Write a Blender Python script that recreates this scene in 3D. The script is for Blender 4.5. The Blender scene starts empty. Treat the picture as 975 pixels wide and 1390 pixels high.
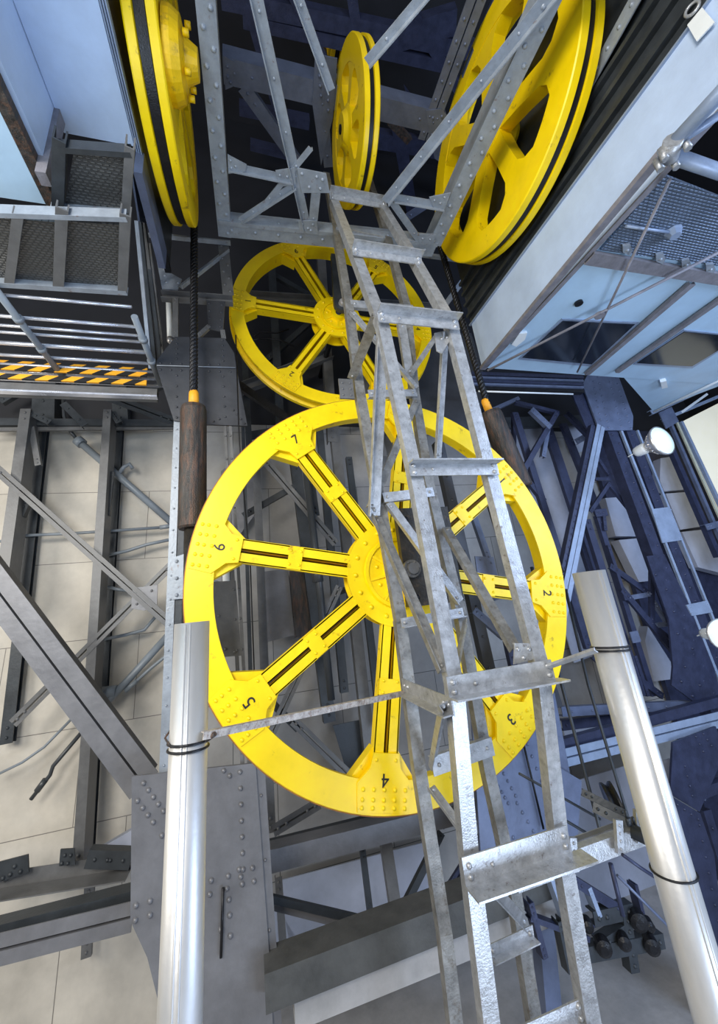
import bpy, math, random
from mathutils import Vector as V, Matrix
random.seed(7)
C = bpy.context.scene.collection
H = 4.6                                   # eye height above the pit floor
# ---------------------------------------------------------------- camera model
F = 530.0; CX, CY = 487.5, 650.0
cz = V((-.325, -2.98, 1)).normalized()    # world up, right and depth seen in camera axes (right, down, forward)
cy = V((-.25, .336, .909)); cy = (cy - cz*cy.dot(cz)).normalized()
cx = cy.cross(cz)
def ray(x, y):
    d = V(((x-CX)/F, (y-CY)/F, 1)); return V((cx.dot(d), cy.dot(d), cz.dot(d)))
def P(x, y, Y=None, X=None, Z=None):
    """point of the place seen at a spot of the photograph, on the plane X, Y or Z (metres from the eye)"""
    r = ray(x, y)
    t = Y/r.y if Y is not None else X/r.x if X is not None else Z/r.z
    return r*t
def depth(p): return cx.z*p.x + cy.z*p.y + cz.z*p.z
def pxm(p): return depth(p)/F             # metres per photo pixel at p
cam_d = bpy.data.cameras.new('camera'); cam = bpy.data.objects.new('camera', cam_d); C.objects.link(cam)
right = V((cx.x, cy.x, cz.x)); up = -V((cx.y, cy.y, cz.y)); back = -V((cx.z, cy.z, cz.z))
m = Matrix((right, up, back)).transposed().to_4x4(); m.translation = V((0, 0, H)); cam.matrix_world = m
cam_d.sensor_fit = 'VERTICAL'; cam_d.sensor_height = 24; cam_d.lens = 24*F/1390
cam_d.shift_y = -(1390/2-CY)/1390; cam_d.clip_end = 200; cam_d.clip_start = .05
bpy.context.scene.camera = cam
# ---------------------------------------------------------------- materials
def mat(name, col, rough=.5, metal=0., var=.15, scale=6, bump=.0, rust=0., rustcol=(.16, .07, .03), spec=.5, emit=None, streak=False):
    m = bpy.data.materials.new(name); m.use_nodes = True; nt = m.node_tree; N = nt.nodes; L = nt.links
    b = N['Principled BSDF']; b.inputs['Roughness'].default_value = rough; b.inputs['Metallic'].default_value = metal
    b.inputs['Specular IOR Level'].default_value = spec
    tc = N.new('ShaderNodeTexCoord'); mp = N.new('ShaderNodeMapping'); L.new(tc.outputs['Object'], mp.inputs[0])
    if streak: mp.inputs['Scale'].default_value = (1, 1, .18)
    n = N.new('ShaderNodeTexNoise'); n.inputs['Scale'].default_value = scale; n.inputs['Detail'].default_value = 8; n.inputs['Roughness'].default_value = .65
    L.new(mp.outputs[0], n.inputs['Vector'])
    r = N.new('ShaderNodeMapRange'); r.inputs['From Min'].default_value = .3; r.inputs['From Max'].default_value = .7
    r.inputs['To Min'].default_value = 1-var; r.inputs['To Max'].default_value = 1+var; L.new(n.outputs['Fac'], r.inputs['Value'])
    mx = N.new('ShaderNodeMix'); mx.data_type = 'RGBA'; mx.blend_type = 'MULTIPLY'; mx.inputs['Factor'].default_value = 1
    mx.inputs['A'].default_value = (*col, 1); L.new(r.outputs[0], mx.inputs['B'])
    out = mx.outputs['Result']
    if rust > 0:
        n2 = N.new('ShaderNodeTexNoise'); n2.inputs['Scale'].default_value = scale*1.7; n2.inputs['Detail'].default_value = 10; n2.inputs['Roughness'].default_value = .7
        L.new(mp.outputs[0], n2.inputs['Vector'])
        r2 = N.new('ShaderNodeMapRange'); r2.inputs['From Min'].default_value = .62-rust*.25; r2.inputs['From Max'].default_value = .72; L.new(n2.outputs['Fac'], r2.inputs['Value'])
        m2 = N.new('ShaderNodeMix'); m2.data_type = 'RGBA'; L.new(r2.outputs[0], m2.inputs['Factor']); L.new(out, m2.inputs['A']); m2.inputs['B'].default_value = (*rustcol, 1)
        out = m2.outputs['Result']
    L.new(out, b.inputs['Base Color'])
    rr = N.new('ShaderNodeMapRange'); rr.inputs['To Min'].default_value = max(.05, rough-.12); rr.inputs['To Max'].default_value = min(1, rough+.12)
    L.new(n.outputs['Fac'], rr.inputs['Value']); L.new(rr.outputs[0], b.inputs['Roughness'])
    if bump:
        bp = N.new('ShaderNodeBump'); bp.inputs['Strength'].default_value = bump; bp.inputs['Distance'].default_value = .01
        n3 = N.new('ShaderNodeTexNoise'); n3.inputs['Scale'].default_value = scale*6; n3.inputs['Detail'].default_value = 6; L.new(tc.outputs['Object'], n3.inputs['Vector'])
        L.new(n3.outputs['Fac'], bp.inputs['Height']); L.new(bp.outputs[0], b.inputs['Normal'])
    if emit: b.inputs['Emission Color'].default_value = (*emit[0], 1); b.inputs['Emission Strength'].default_value = emit[1]
    return m
YEL = mat('yellow_gloss_paint', (1.0, .70, .0), .38, 0, .10, 3, .08, .05, (.30, .17, .01))
TREAD = mat('worn_brown_edge', (.33, .13, .03), .55, 0, .35, 9, .3)
YELD = mat('worn_yellow_paint', (.86, .54, .0), .45, 0, .2, 4, .35, .25, (.22, .13, .02))
GALV = mat('galvanised_steel', (.41, .415, .42), .32, .45, .30, 14, .25, .16, (.15, .12, .10))
MASTD = mat('darker_galvanised_steel', (.23, .225, .21), .42, .3, .4, 12, .25, .3, (.12, .09, .06))  # darker, browner galvanised steel for rear rails and some braces
PIPE = mat('brushed_pipe_steel', (.72, .71, .69), .40, .7, .12, 5, .08, streak=True)
STEEL = mat('grey_painted_steel', (.14, .14, .14), .42, .15, .22, 5, .2)
LSTEEL = mat('light_grey_painted_steel', (.31, .345, .39), .42, .2, .2, 6, .25, .04)
DARK = mat('dark_painted_steel', (.04, .046, .052), .45, .2, .3, 5, .2)
PLATE = mat('gunmetal_plate_paint', (.055, .058, .066), .42, .3, .2, 3, .2)
GPLATE = mat('mid_grey_plate_paint', (.19, .19, .20), .42, .3, .2, 3, .25)
BLUE = mat('blue_lit_steel', (.14, .17, .26), .38, .2, .2, 5, .2)  # bluish light on the grey steel put into its base colour
DBLUE = mat('dark_blue_lit_steel', (.035, .042, .085), .42, .2, .3, 6, .3)  # same blue cast of the light, put into the dark steel
LBLUE = mat('pale_blue_lit_steel', (.30, .37, .50), .4, .2, .15, 5, .15)  # bluish light put into the colour of the light grey steel
SKYB = mat('pale_blue_panel_paint', (.48, .66, .82), .45, 0, .08, 2, .15)
WHITEB = mat('bluish_white_panel_paint', (.50, .62, .82), .5, 0, .08, 3, .2)
BROWNG = mat('weathered_brown_grey_trim', (.22, .21, .23), .6, .1, .25, 9, .3)
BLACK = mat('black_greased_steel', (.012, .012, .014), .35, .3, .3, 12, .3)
GREASE = mat('greasy_brown_casting', (.028, .024, .018), .5, .1, .6, 7, .5, .3, (.10, .06, .03))
RUSTY = mat('rusty_weathered_steel', (.05, .045, .04), .5, .3, .7, 14, .6, .6, (.17, .085, .05), streak=True)
ORANGE = mat('orange_paint', (.95, .42, .02), .5, 0, .12, 8, .3)
PVC = mat('blue_grey_conduit', (.22, .25, .28), .35, 0, .1, 5)
PVCD = mat('dark_conduit', (.05, .055, .06), .35, 0, .1, 5)
WHITE = mat('white_plastic', (.85, .88, .88), .35, 0, .05, 5)
GLASS = mat('dark_window_glass', (.015, .02, .03), .06, 0, .2, 2, 0)
SILVER = mat('lamp_reflector_silver', (.75, .72, .70), .3, .7, .1, 6)
LENS = mat('lamp_lens', (.80, .95, .93), .15, 0, .1, 4, emit=((.75, .95, .95), .25))
INK = mat('black_number_paint', (.01, .01, .01), .5, 0, .1, 5)
BRIGHT = mat('bright_rail_steel', (.75, .77, .85), .25, .7, .1, 7)
UNLITWALL = mat('unlit_wall_tone', (.012, .013, .018), .7, 0, .3, 1, .1)  # near-black colour stands in for the unlit upper hall
PALEB = mat('pale_blue_grey_vault', (.42, .45, .54), .6, 0, .15, 2, .2)
CONC = mat('pit_concrete', (.42, .41, .40), .8, 0, .2, 3, .3)
OLIVE = mat('dark_olive_beam_paint', (.085, .085, .08), .5, .1, .3, 4, .3)
def panelmat(name, col, line, sx, sz):
    m = mat(name, col, .6, 0, .24, 1.1, .1); nt = m.node_tree; N = nt.nodes; L = nt.links; b = N['Principled BSDF']
    src = b.inputs['Base Color'].links[0].from_socket
    tc = N.new('ShaderNodeTexCoord'); sp = N.new('ShaderNodeSeparateXYZ'); cb = N.new('ShaderNodeCombineXYZ')
    L.new(tc.outputs['Object'], sp.inputs[0]); L.new(sp.outputs['X'], cb.inputs['X']); L.new(sp.outputs['Z'], cb.inputs['Y'])
    br = N.new('ShaderNodeTexBrick'); br.inputs['Scale'].default_value = 1; br.inputs['Brick Width'].default_value = sx; br.inputs['Row Height'].default_value = sz
    br.inputs['Mortar Size'].default_value = .006; br.inputs['Mortar Smooth'].default_value = .3; br.offset = .37
    L.new(cb.outputs[0], br.inputs['Vector'])
    mx = N.new('ShaderNodeMix'); mx.data_type = 'RGBA'; L.new(br.outputs['Fac'], mx.inputs['Factor']); L.new(src, mx.inputs['A']); mx.inputs['B'].default_value = (*line, 1)
    L.new(mx.outputs['Result'], b.inputs['Base Color']); return m
BEIGE = panelmat('beige_wall_panel', (.56, .52, .45), (.20, .18, .16), 1.7, 1.15)
GREYW = panelmat('grey_wall_panel', (.31, .30, .285), (.07, .07, .07), 1.7, 1.15)
def chequer(name, col):
    m = mat(name, col, .38, .5, .25, 3); nt = m.node_tree; N = nt.nodes; L = nt.links; b = N['Principled BSDF']
    tc = N.new('ShaderNodeTexCoord'); br = N.new('ShaderNodeTexBrick'); br.inputs['Scale'].default_value = 1
    br.inputs['Brick Width'].default_value = .05; br.inputs['Row Height'].default_value = .028; br.inputs['Mortar Size'].default_value = .009; br.inputs['Mortar Smooth'].default_value = .6
    L.new(tc.outputs['Object'], br.inputs['Vector'])
    bp = N.new('ShaderNodeBump'); bp.inputs['Strength'].default_value = 1; bp.inputs['Distance'].default_value = .03; bp.invert = True
    L.new(br.outputs['Fac'], bp.inputs['Height']); L.new(bp.outputs[0], b.inputs['Normal'])
    src = b.inputs['Base Color'].links[0].from_socket; mx = N.new('ShaderNodeMix'); mx.data_type = 'RGBA'
    L.new(br.outputs['Fac'], mx.inputs['Factor']); L.new(src, mx.inputs['A']); mx.inputs['B'].default_value = (*[q*.6 for q in col], 1); L.new(mx.outputs['Result'], b.inputs['Base Color']); return m
CHEQ = chequer('chequer_plate_steel', (.15, .15, .145)); CHEQB = chequer('blue_chequer_plate', (.24, .30, .40))
def hazard():
    m = mat('hazard_stripe_paint', (1, .45, .02), .45, 0, .1, 5); nt = m.node_tree; N = nt.nodes; L = nt.links; b = N['Principled BSDF']
    src = b.inputs['Base Color'].links[0].from_socket
    tc = N.new('ShaderNodeTexCoord'); sp = N.new('ShaderNodeSeparateXYZ'); L.new(tc.outputs['Object'], sp.inputs[0])
    a = N.new('ShaderNodeMath'); a.operation = 'MULTIPLY_ADD'; L.new(sp.outputs['Z'], a.inputs[0]); a.inputs[1].default_value = -1.6; L.new(sp.outputs['X'], a.inputs[2])
    w = N.new('ShaderNodeMath'); w.operation = 'MULTIPLY'; L.new(a.outputs[0], w.inputs[0]); w.inputs[1].default_value = 3.6
    f = N.new('ShaderNodeMath'); f.operation = 'FRACT'; L.new(w.outputs[0], f.inputs[0])
    g = N.new('ShaderNodeMath'); g.operation = 'GREATER_THAN'; L.new(f.outputs[0], g.inputs[0]); g.inputs[1].default_value = .5
    mx = N.new('ShaderNodeMix'); mx.data_type = 'RGBA'; L.new(g.outputs[0], mx.inputs['Factor']); L.new(src, mx.inputs['A']); mx.inputs['B'].default_value = (.01, .01, .01, 1)
    L.new(mx.outputs['Result'], b.inputs['Base Color']); return m
HAZ = hazard()
# ---------------------------------------------------------------- mesh kit
NY = V((0, -1, 0)); NZ = V((0, 0, -1)); NXP = V((1, 0, 0)); NXM = V((-1, 0, 0))
class MB:
    def __init__(s): s.v = []; s.f = []; s.sm = []
    def add(s, vs, fs, smooth=False):
        o = len(s.v); s.v += [V(q) for q in vs]; s.f += [tuple(i+o for i in f) for f in fs]; s.sm += [smooth]*len(fs)
    def prism(s, poly, vec):
        """closed polygon pushed along vec"""
        n = len(poly); a = [V(q) for q in poly]; b = [q+vec for q in a]
        s.add(a+b, [tuple(range(n))[::-1], tuple(range(n, 2*n))]+[(i, (i+1) % n, n+(i+1) % n, n+i) for i in range(n)])
    def sweep(s, p, q, prof, n):
        """profile of (across, behind) points swept p -> q, n = the way the front faces"""
        d = (q-p).normalized(); n = (n-d*n.dot(d)).normalized(); b = d.cross(n)
        s.prism([p+b*u-n*h for u, h in prof], q-p)
    def box(s, lo, hi):
        x0, y0, z0 = lo; x1, y1, z1 = hi
        s.prism([V((x0, y0, z0)), V((x1, y0, z0)), V((x1, y1, z0)), V((x0, y1, z0))], V((0, 0, z1-z0)))
    def tube(s, pts, r, k=12, cap=True):
        pts = [V(q) for q in pts]; rs = r if isinstance(r, (list, tuple)) else [r]*len(pts)
        vs = []; fs = []
        t0 = (pts[1]-pts[0]).normalized(); a = t0.orthogonal().normalized()
        for i, q in enumerate(pts):
            t = (pts[min(i+1, len(pts)-1)]-pts[max(i-1, 0)]).normalized()
            a = (a-t*a.dot(t)).normalized(); b = t.cross(a)
            for j in range(k):
                w = 2*math.pi*j/k; vs.append(q+(a*math.cos(w)+b*math.sin(w))*rs[i])
        for i in range(len(pts)-1):
            for j in range(k): fs.append((i*k+j, i*k+(j+1) % k, (i+1)*k+(j+1) % k, (i+1)*k+j))
        s.add(vs, fs, True)
        if cap:
            o = len(s.v)-len(vs)
            s.f += [tuple(o+j for j in range(k))[::-1], tuple(o+(len(pts)-1)*k+j for j in range(k))]; s.sm += [False, False]
    def lathe(s, prof, c, axis, k=64, closed=True, smooth=False):
        """profile (radius, along axis) turned about the axis through c"""
        axis = axis.normalized(); a = axis.orthogonal().normalized(); b = axis.cross(a); n = len(prof); vs = []; fs = []
        for j in range(k):
            w = 2*math.pi*j/k; e = a*math.cos(w)+b*math.sin(w)
            for r, h in prof: vs.append(c+e*r+axis*h)
        rng = range(n) if closed else range(n-1)
        for j in range(k):
            for i in rng: fs.append((j*n+i, j*n+(i+1) % n, ((j+1) % k)*n+(i+1) % n, ((j+1) % k)*n+i))
        s.add(vs, fs, smooth)
    def disc(s, c, axis, r, h, k=24): s.tube([c, c+axis.normalized()*h], r, k)
    def rivet(s, p, n, r=.014):
        a = n.orthogonal().normalized(); b = n.cross(a); vs = []; k = 7
        for rr, hh in ((1, 0), (.75, .45)):
            for j in range(k):
                w = 2*math.pi*j/k; vs.append(p+(a*math.cos(w)+b*math.sin(w))*r*1.2*rr+n*r*hh*1.7)
        vs.append(p+n*r*1.1)
        s.add(vs, [(j, (j+1) % k, k+(j+1) % k, k+j) for j in range(k)]+[(k+j, k+(j+1) % k, 2*k) for j in range(k)], True)
def obj(name, mb, material, parent=None, label=None, kind=None):
    me = bpy.data.meshes.new(name); off = V((0, 0, H)) if parent is None else V((0, 0, 0))
    pl = V((0, 0, 0))
    q = parent
    while q is not None: pl = pl+V(q.location); q = q.parent
    if parent is not None: off = V((0, 0, H))-pl
    org = V((0, 0, 0))
    if parent is None: org = V((sum(v.x for v in mb.v)/len(mb.v), sum(v.y for v in mb.v)/len(mb.v), min(v.z for v in mb.v)+H))
    me.from_pydata([tuple(v+off-org) for v in mb.v], [], mb.f); me.update()
    for p, sm in zip(me.polygons, mb.sm): p.use_smooth = sm
    me.materials.append(material); me.validate()
    import bmesh
    bm = bmesh.new(); bm.from_mesh(me); bmesh.ops.recalc_face_normals(bm, faces=bm.faces); bm.to_mesh(me); bm.free()
    o = bpy.data.objects.new(name, me); C.objects.link(o); o.location = org
    if parent is not None: o.parent = parent
    if label: o['label'] = label
    if kind: o['kind'] = kind
    return o
def thing(name, label, cat, base, group=None):
    o = bpy.data.objects.new(name, None); C.objects.link(o); o.location = V(base)+V((0, 0, H)); o.empty_display_size = .1
    o['label'] = label; o['category'] = cat
    if group: o['group'] = group
    return o
def tag(o, label, cat, group=None):
    o['label'] = label; o['category'] = cat
    if group: o['group'] = group
    return o
def prof(kind, w, d, t=.012, gap=.02):
    h = w/2
    return {
     'L': [[(-h, 0), (h, 0), (h, d), (h-t, d), (h-t, t), (-h, t)]],
     'J': [[(-h, 0), (h, 0), (h, t), (-h+t, t), (-h+t, d), (-h, d)]],
     'C': [[(-h, 0), (h, 0), (h, d), (h-t, d), (h-t, t), (-h+t, t), (-h+t, d), (-h, d)]],
     'U': [[(-h, 0), (-h+t, 0), (-h+t, d-t), (h-t, d-t), (h-t, 0), (h, 0), (h, d), (-h, d)]],
     'I': [[(-h, 0), (h, 0), (h, t), (t/2, t), (t/2, d-t), (h, d-t), (h, d), (-h, d), (-h, d-t), (-t/2, d-t), (-t/2, t), (-h, t)]],
     'T': [[(-h, 0), (h, 0), (h, t), (t/2, t), (t/2, d), (-t/2, d), (-t/2, t), (-h, t)]],
     'V': [[(-h, 0), (h, 0), (h, t), (-h, t)], [(h-t, -d), (h, -d), (h, 0), (h-t, 0)]],      # flange towards the viewer, one edge
     'W': [[(-h, 0), (h, 0), (h, t), (-h, t)], [(-h, -d), (-h+t, -d), (-h+t, 0), (-h, 0)]],
     'D': [[(-h, 0), (-gap/2, 0), (-gap/2, d), (-gap/2-t, d), (-gap/2-t, t), (-h, t)], [(gap/2, 0), (h, 0), (h, t), (gap/2+t, t), (gap/2+t, d), (gap/2, d)]],
     'B': [[(-h, 0), (h, 0), (h, d), (-h, d)]],
    }[kind]
KOFF = 0
def member(mb, p, q, w, kind='L', d=None, n=NY, riv=0, rr=None, rows=1, t=.012, gap=.02):
    if d is None: d = w*.8
    global KOFF
    KOFF = (KOFF+1) % 17; o_ = n*(KOFF*.0013); p = p+o_; q = q+o_
    if kind in 'LJ' and n == NY:        # angle iron is fixed with its leg towards the middle of the hall
        kind = 'L' if (q-p).normalized().cross(n).dot(-(p+q)/2) > 0 else 'J'
    for pr in prof(kind, w, d, t, gap): mb.sweep(p, q, pr, n)
    if riv:
        dd = (q-p); L = dd.length; dd.normalize(); nn = (n-dd*n.dot(dd)).normalized(); b = dd.cross(nn); k = max(2, int(L/riv)); rr = rr or min(.018, w*.13)
        for i in range(k):
            s_ = (i+.5)/k*L
            offs = [0] if rows == 1 and kind != 'D' else [-w*.27, w*.27]
            if rows == 3: offs = [(-w*.22 if i % 2 else w*.22)]
            for o_ in offs: mb.rivet(p+dd*s_+b*o_, nn, rr)
def endriv(mb, p, q, w, n=NY, k=2, rr=None):
    p = p+n*(KOFF*.0013); q = q+n*(KOFF*.0013)
    dd = (q-p).normalized(); nn = (n-dd*n.dot(dd)).normalized(); rr = rr or min(.018, w*.16)
    for i in range(k):
        mb.rivet(p+dd*(w*(.5+i*.8)), nn, rr); mb.rivet(q-dd*(w*(.5+i*.8)), nn, rr)
def pm(name, parent, x1, y1, x2, y2, wpx, Y=None, kind='L', material=STEEL, n=NY, riv=0, rows=1, Y2=None, Z=None, X=None, d=None, ends=True, t=.012, gap=.02, label=None, rr=None):
    """a member of a frame; its ends lie where the photograph shows them, on the plane given"""
    p = P(x1, y1, Y=Y, Z=Z, X=X); q = P(x2, y2, Y=Y2 if Y2 is not None else Y, Z=Z, X=X)
    w = wpx*pxm((p+q)/2); mb = MB(); member(mb, p, q, w, kind, d, n, riv, rr, rows, t, gap)
    if ends and not riv: endriv(mb, p, q, w, n)
    return obj(name, mb, material, parent, label)
def plate(mb, pts, t, n):
    mb.prism(pts, -n*t)
def pplate(name, parent, pix, Y=None, Z=None, X=None, t=.02, material=PLATE, n=NY, riv=None, grid=None, rr=.014, label=None, kind=None):
    pts = [P(x, y, Y=Y, Z=Z, X=X) for x, y in pix]; mb = MB(); plate(mb, pts, t, n)
    c = sum(pts, V((0, 0, 0)))/len(pts)
    if riv:
        for i in range(len(pts)):
            a, b = pts[i], pts[(i+1) % len(pts)]; L = (b-a).length; k = int(L/riv)
            inn = (b-a).normalized().cross(n); inn = inn if inn.dot(c-a) > 0 else -inn
            for j in range(k): mb.rivet(a+(b-a)*((j+.5)/k)+inn*.05, n, rr)
    for g in (grid or []): mb.rivet(P(g[0], g[1], Y=Y, Z=Z, X=X), n, rr)
    return obj(name, mb, material, parent, label, kind)
def rivline(x1, y1, x2, y2, k): return [(x1+(x2-x1)*i/(k-1), y1+(y2-y1)*i/(k-1)) for i in range(k)]
def ptube(name, parent, pix, rpx, Y, material=PVC, k=12, X=None, Z=None, label=None):
    pts = []
    for q in pix: pts.append(P(q[0], q[1], Y=(q[2] if len(q) > 2 else Y) if Y is not None else None, X=X, Z=Z))
    mb = MB(); mb.tube(pts, [rpx*pxm(q) for q in pts] if Y is not None else rpx*pxm(pts[0]), k); return obj(name, mb, material, parent, label)

# ================================================================ yellow wheels
def text_mesh(ch, size, depth_):
    cu = bpy.data.curves.new('number', 'FONT'); cu.body = ch; cu.size = size; cu.extrude = depth_; cu.align_x = 'CENTER'; cu.align_y = 'CENTER'
    o = bpy.data.objects.new('number', cu); C.objects.link(o)
    bpy.context.view_layer.update()
    me = bpy.data.meshes.new_from_object(o.evaluated_get(bpy.context.evaluated_depsgraph_get())); bpy.data.objects.remove(o); return me
def spoked_wheel(label, hub, R, nsp, ang0, rim, D, nums, name='spoked_pulley', sp_w=.115, groove=False, fr=.87):
    """wheel in the X-Z plane, front face at hub.y"""
    t = thing(name, label, 'pulley wheel', hub)
    A = V((0, 1, 0)); mb = MB(); ri = R-rim
    if groove:      # front flange, rope groove, wider back flange
        mb.lathe([(ri, 0), (R, 0), (R, .05), (R-.09, .07), (R-.09, .13), (R+.03, .16), (R+.03, .22), (ri+.02, .22), (ri+.02, D), (ri, D)], hub, A, 128)
    else:
        mb.lathe([(ri, 0), (R-.008, 0), (R, .012), (R, .035), (R-.07, .06), (R-.07, D-.06), (R+.005, D-.03), (R+.005, D), (ri+.06, D), (ri+.06, D-.03), (ri+.06, .03), (ri, .03)], hub, A, 128)
        mb.lathe([(ri+.035, .03), (ri+.065, .03), (ri+.065, D), (ri+.035, D)], hub, A, 96)
    rimo = obj('rim', mb, YEL, t)
    if not groove:
        mb = MB(); mb.lathe([(R-.004, .014), (R+.010, .02), (R+.010, D-.03), (R-.004, D-.03)], hub, A, 128); obj('tread', mb, TREAD, t, 'worn brown outer edge')
    mb = MB()
    for i in range(nsp):  # small bolts round the rim edge
        pass
    rh = R*(.26 if nsp == 8 else .235)
    for i in range(nsp):
        a = ang0+i*2*math.pi/nsp; e = V((math.cos(a), 0, math.sin(a))); b = V((-math.sin(a), 0, math.cos(a)))
        mb = MB(); r0 = rh*.8; r1 = ri+.05; g = .010 if R > 2 else .009
        for s in (-1, 1):
            for (u0, u1) in ((g, sp_w),):
                p = [hub+e*r0+b*s*u0, hub+e*r1+b*s*u0, hub+e*r1+b*s*u1, hub+e*r0+b*s*u1*1.08]
                mb.prism([q+A*.012 for q in p], A*.025)
                mb.prism([hub+e*r0+b*s*g+A*.012, hub+e*r1+b*s*g+A*.012, hub+e*r1+b*s*(g+.012)+A*.012, hub+e*r0+b*s*(g+.012)+A*.012], A*(D-.04))
                mb.prism([hub+e*r0+b*s*(sp_w-.012)+A*.012, hub+e*r1+b*s*(sp_w-.012)+A*.012, hub+e*r1+b*s*sp_w+A*.012, hub+e*r0+b*s*sp_w+A*.012], A*(D*.55))
        sp = obj('spoke', mb, YEL, t)
        m2 = MB()      # tie plate across the slot
        rm = R*(.52 if nsp == 8 else .30)
        if nsp == 8:
            q = [hub+e*(rm-.07)+b*-sp_w*.98, hub+e*(rm+.07)+b*-sp_w*.98, hub+e*(rm+.07)+b*sp_w*.98, hub+e*(rm-.07)+b*sp_w*.98]; m2.prism(q, A*.02)
            for u in (-.05, .05):
                for s in (-1, 1): m2.rivet(hub+e*(rm+u)+b*s*sp_w*.6, -A, .013)
            obj('tie_plate', m2, YEL, sp)
        m3 = MB()      # riveted plate where spoke meets rim
        q = [(R*.775, -sp_w*1.05), (R*.83, -sp_w*1.25), (ri+.01, -sp_w*2.2), (R*.985, -sp_w*2.0), (R*.985, sp_w*2.0), (ri+.01, sp_w*2.2), (R*.83, sp_w*1.25), (R*.775, sp_w*1.05)]
        m3.prism([hub+e*u+b*v_-A*.014 for u, v_ in q], A*.03)
        for jr, rr_ in enumerate((R*.905, R*.94, R*.968)):
            for j in range(5): m3.rivet(hub+e*rr_+b*(j-2)*sp_w*.85-A*.014, -A, .016)
        for s in (-1, 1): m3.rivet(hub+e*R*.80+b*s*sp_w*.8-A*.014, -A, .014)
        pl = obj('rim_plate', m3, YEL, t)
        # web brackets behind the plate, filling the corner
        for s in (-1, 1):
            m4 = MB()
            m4.prism([hub+e*(R*.76)+b*s*sp_w+A*.05, hub+e*(ri+.04)+b*s*sp_w+A*.05, hub+e*(ri+.03)+b*s*sp_w*2.9+A*.05], A*(D-.08))
            obj('corner_bracket', m4, YEL, t)
        ch = nums.get(i)
        if ch:
            me = text_mesh(ch, .15 if R > 2 else .13, .002); me.materials.clear(); me.materials.append(INK)
            up_ = e; rt = up_.cross(A)*-1; rt = A.cross(up_)*-1  # seen from the front (-Y)
            rt = e.cross(-A); rt = -rt if V((1, 0, 0)).dot((V((0, 0, 1))).cross(-A)) < 0 else rt
            M4 = Matrix((rt, up_, -A)).transposed().to_4x4(); M4.translation = hub+e*R*fr-A*.017
            o = bpy.data.objects.new('number', me); C.objects.link(o); o.parent = pl
            M4.translation = M4.translation-hub; o.matrix_local = M4
            o['label'] = 'black painted number '+ch
    # hub
    mb = MB()
    mb.lathe([(.05, -.02), (rh*.62, -.02), (rh*.62, 0), (rh, 0), (rh, .035), (rh*.66, .045), (rh*.66, D-.03), (rh, D-.02), (rh, D), (.05, D)], hub, A, 96)
    mb.lathe([(rh*.60, -.045), (rh*.66, -.045), (rh*.68, -.01), (rh*.58, -.01)], hub, A, 96)
    for i in range(nsp*2):
        a = ang0+(i+.5)*math.pi/nsp; e = V((math.cos(a), 0, math.sin(a))); mb.rivet(hub+e*rh*.84-A*.001, -A, .022)
    for i in range(nsp):
        a = ang0+(i+.5)*2*math.pi/nsp; e = V((math.cos(a), 0, math.sin(a))); b = V((-math.sin(a), 0, math.cos(a)))
        mb.prism([hub+e*rh*.25-b*.012-A*.05, hub+e*rh*.6-b*.012-A*.03, hub+e*rh*.6+b*.012-A*.03, hub+e*rh*.25+b*.012-A*.05], A*.05)
        mb.rivet(hub+e*rh*.42+b*.07-A*.02, -A, .02)
    mb.lathe([(.04, -.09), (rh*.27, -.09), (rh*.30, -.02), (.04, -.02)], hub, A, 48)
    obj('hub', mb, YEL, t)
    mb = MB(); mb.tube([hub-A*.16, V((hub.x, 7.09, hub.z))], .05, 24); obj('axle', mb, BLACK, t, 'dark greased steel axle')
    return t
BY = 4.0; hubB = V((.3744*BY, BY, .0837*BY)); RB = .5236*BY
spoked_wheel('largest yellow wheel, eight riveted spokes, in the middle of the photo behind the steel mast', hubB, RB, 8, math.radians(33.1), .255, .20,
             {0: '1', 1: '8', 2: '7', 3: '6', 4: '5', 5: '4', 6: '3', 7: '2'})
UY = 5.27; hubU = V((.2839*UY, UY, .9108*UY)); RU = .3321*UY
spoked_wheel('smaller yellow six-spoked wheel facing the viewer, just above and behind the largest wheel', hubU, RU, 6, math.radians(-4.5), .20, .26,
             {0: '4', 1: '5', 2: '6', 3: '1', 4: '2', 5: '3'}, sp_w=.10, groove=True, fr=.845)
# axle brackets
t = thing('axle_bracket', 'dark greasy bearing bracket in front of the largest yellow wheel hub, behind the mast', 'bracket', hubB+V((.0, -.2, -.45)))
mb = MB(); c = hubB+V((.1, -.20, 0)); mb.box((c.x-.14, c.y-.10, c.z-.36), (c.x+.46, c.y-.02, c.z+.62)); obj('backing_plate', mb, GREASE, t)
mb = MB(); c2 = P(562, 771, Y=BY-.39)
mb.lathe([(.0, 0), (.055, 0), (.06, .03), (.085, .03), (.09, .08), (0, .08)], c2, V((0, 1, 0)), 32)
for i in range(6):
    a = i*math.pi/3; mb.rivet(c2+V((math.cos(a)*.07, .03, math.sin(a)*.07)), NY, .01)
obj('bearing_cap', mb, STEEL, t)
mb = MB()
for dx in (-.05, .34):
    for dz in (-.28, .5): mb.rivet(V((c.x+dx, c.y-.10, c.z+dz)), NY, .03)
obj('bolt', mb, BLACK, t)
t = thing('axle_bracket', 'dark hanging arm holding the axle of the smaller six-spoked wheel', 'bracket', hubU+V((.05, -.3, 0)))
mb = MB(); a_ = P(458, 345, Y=UY-.25); b_ = P(465, 412, Y=UY-.25)
r_ = .14; pts = [a_+V((-.11, 0, 0)), a_+V((.1, 0, 0)), b_+V((r_, 0, 0))]
for i in range(9): w = -i*math.pi/8; pts.append(b_+V((r_*math.cos(w), 0, r_*math.sin(w))))
mb.prism(pts, V((0, .08, 0))); obj('arm', mb, DARK, t)
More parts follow.
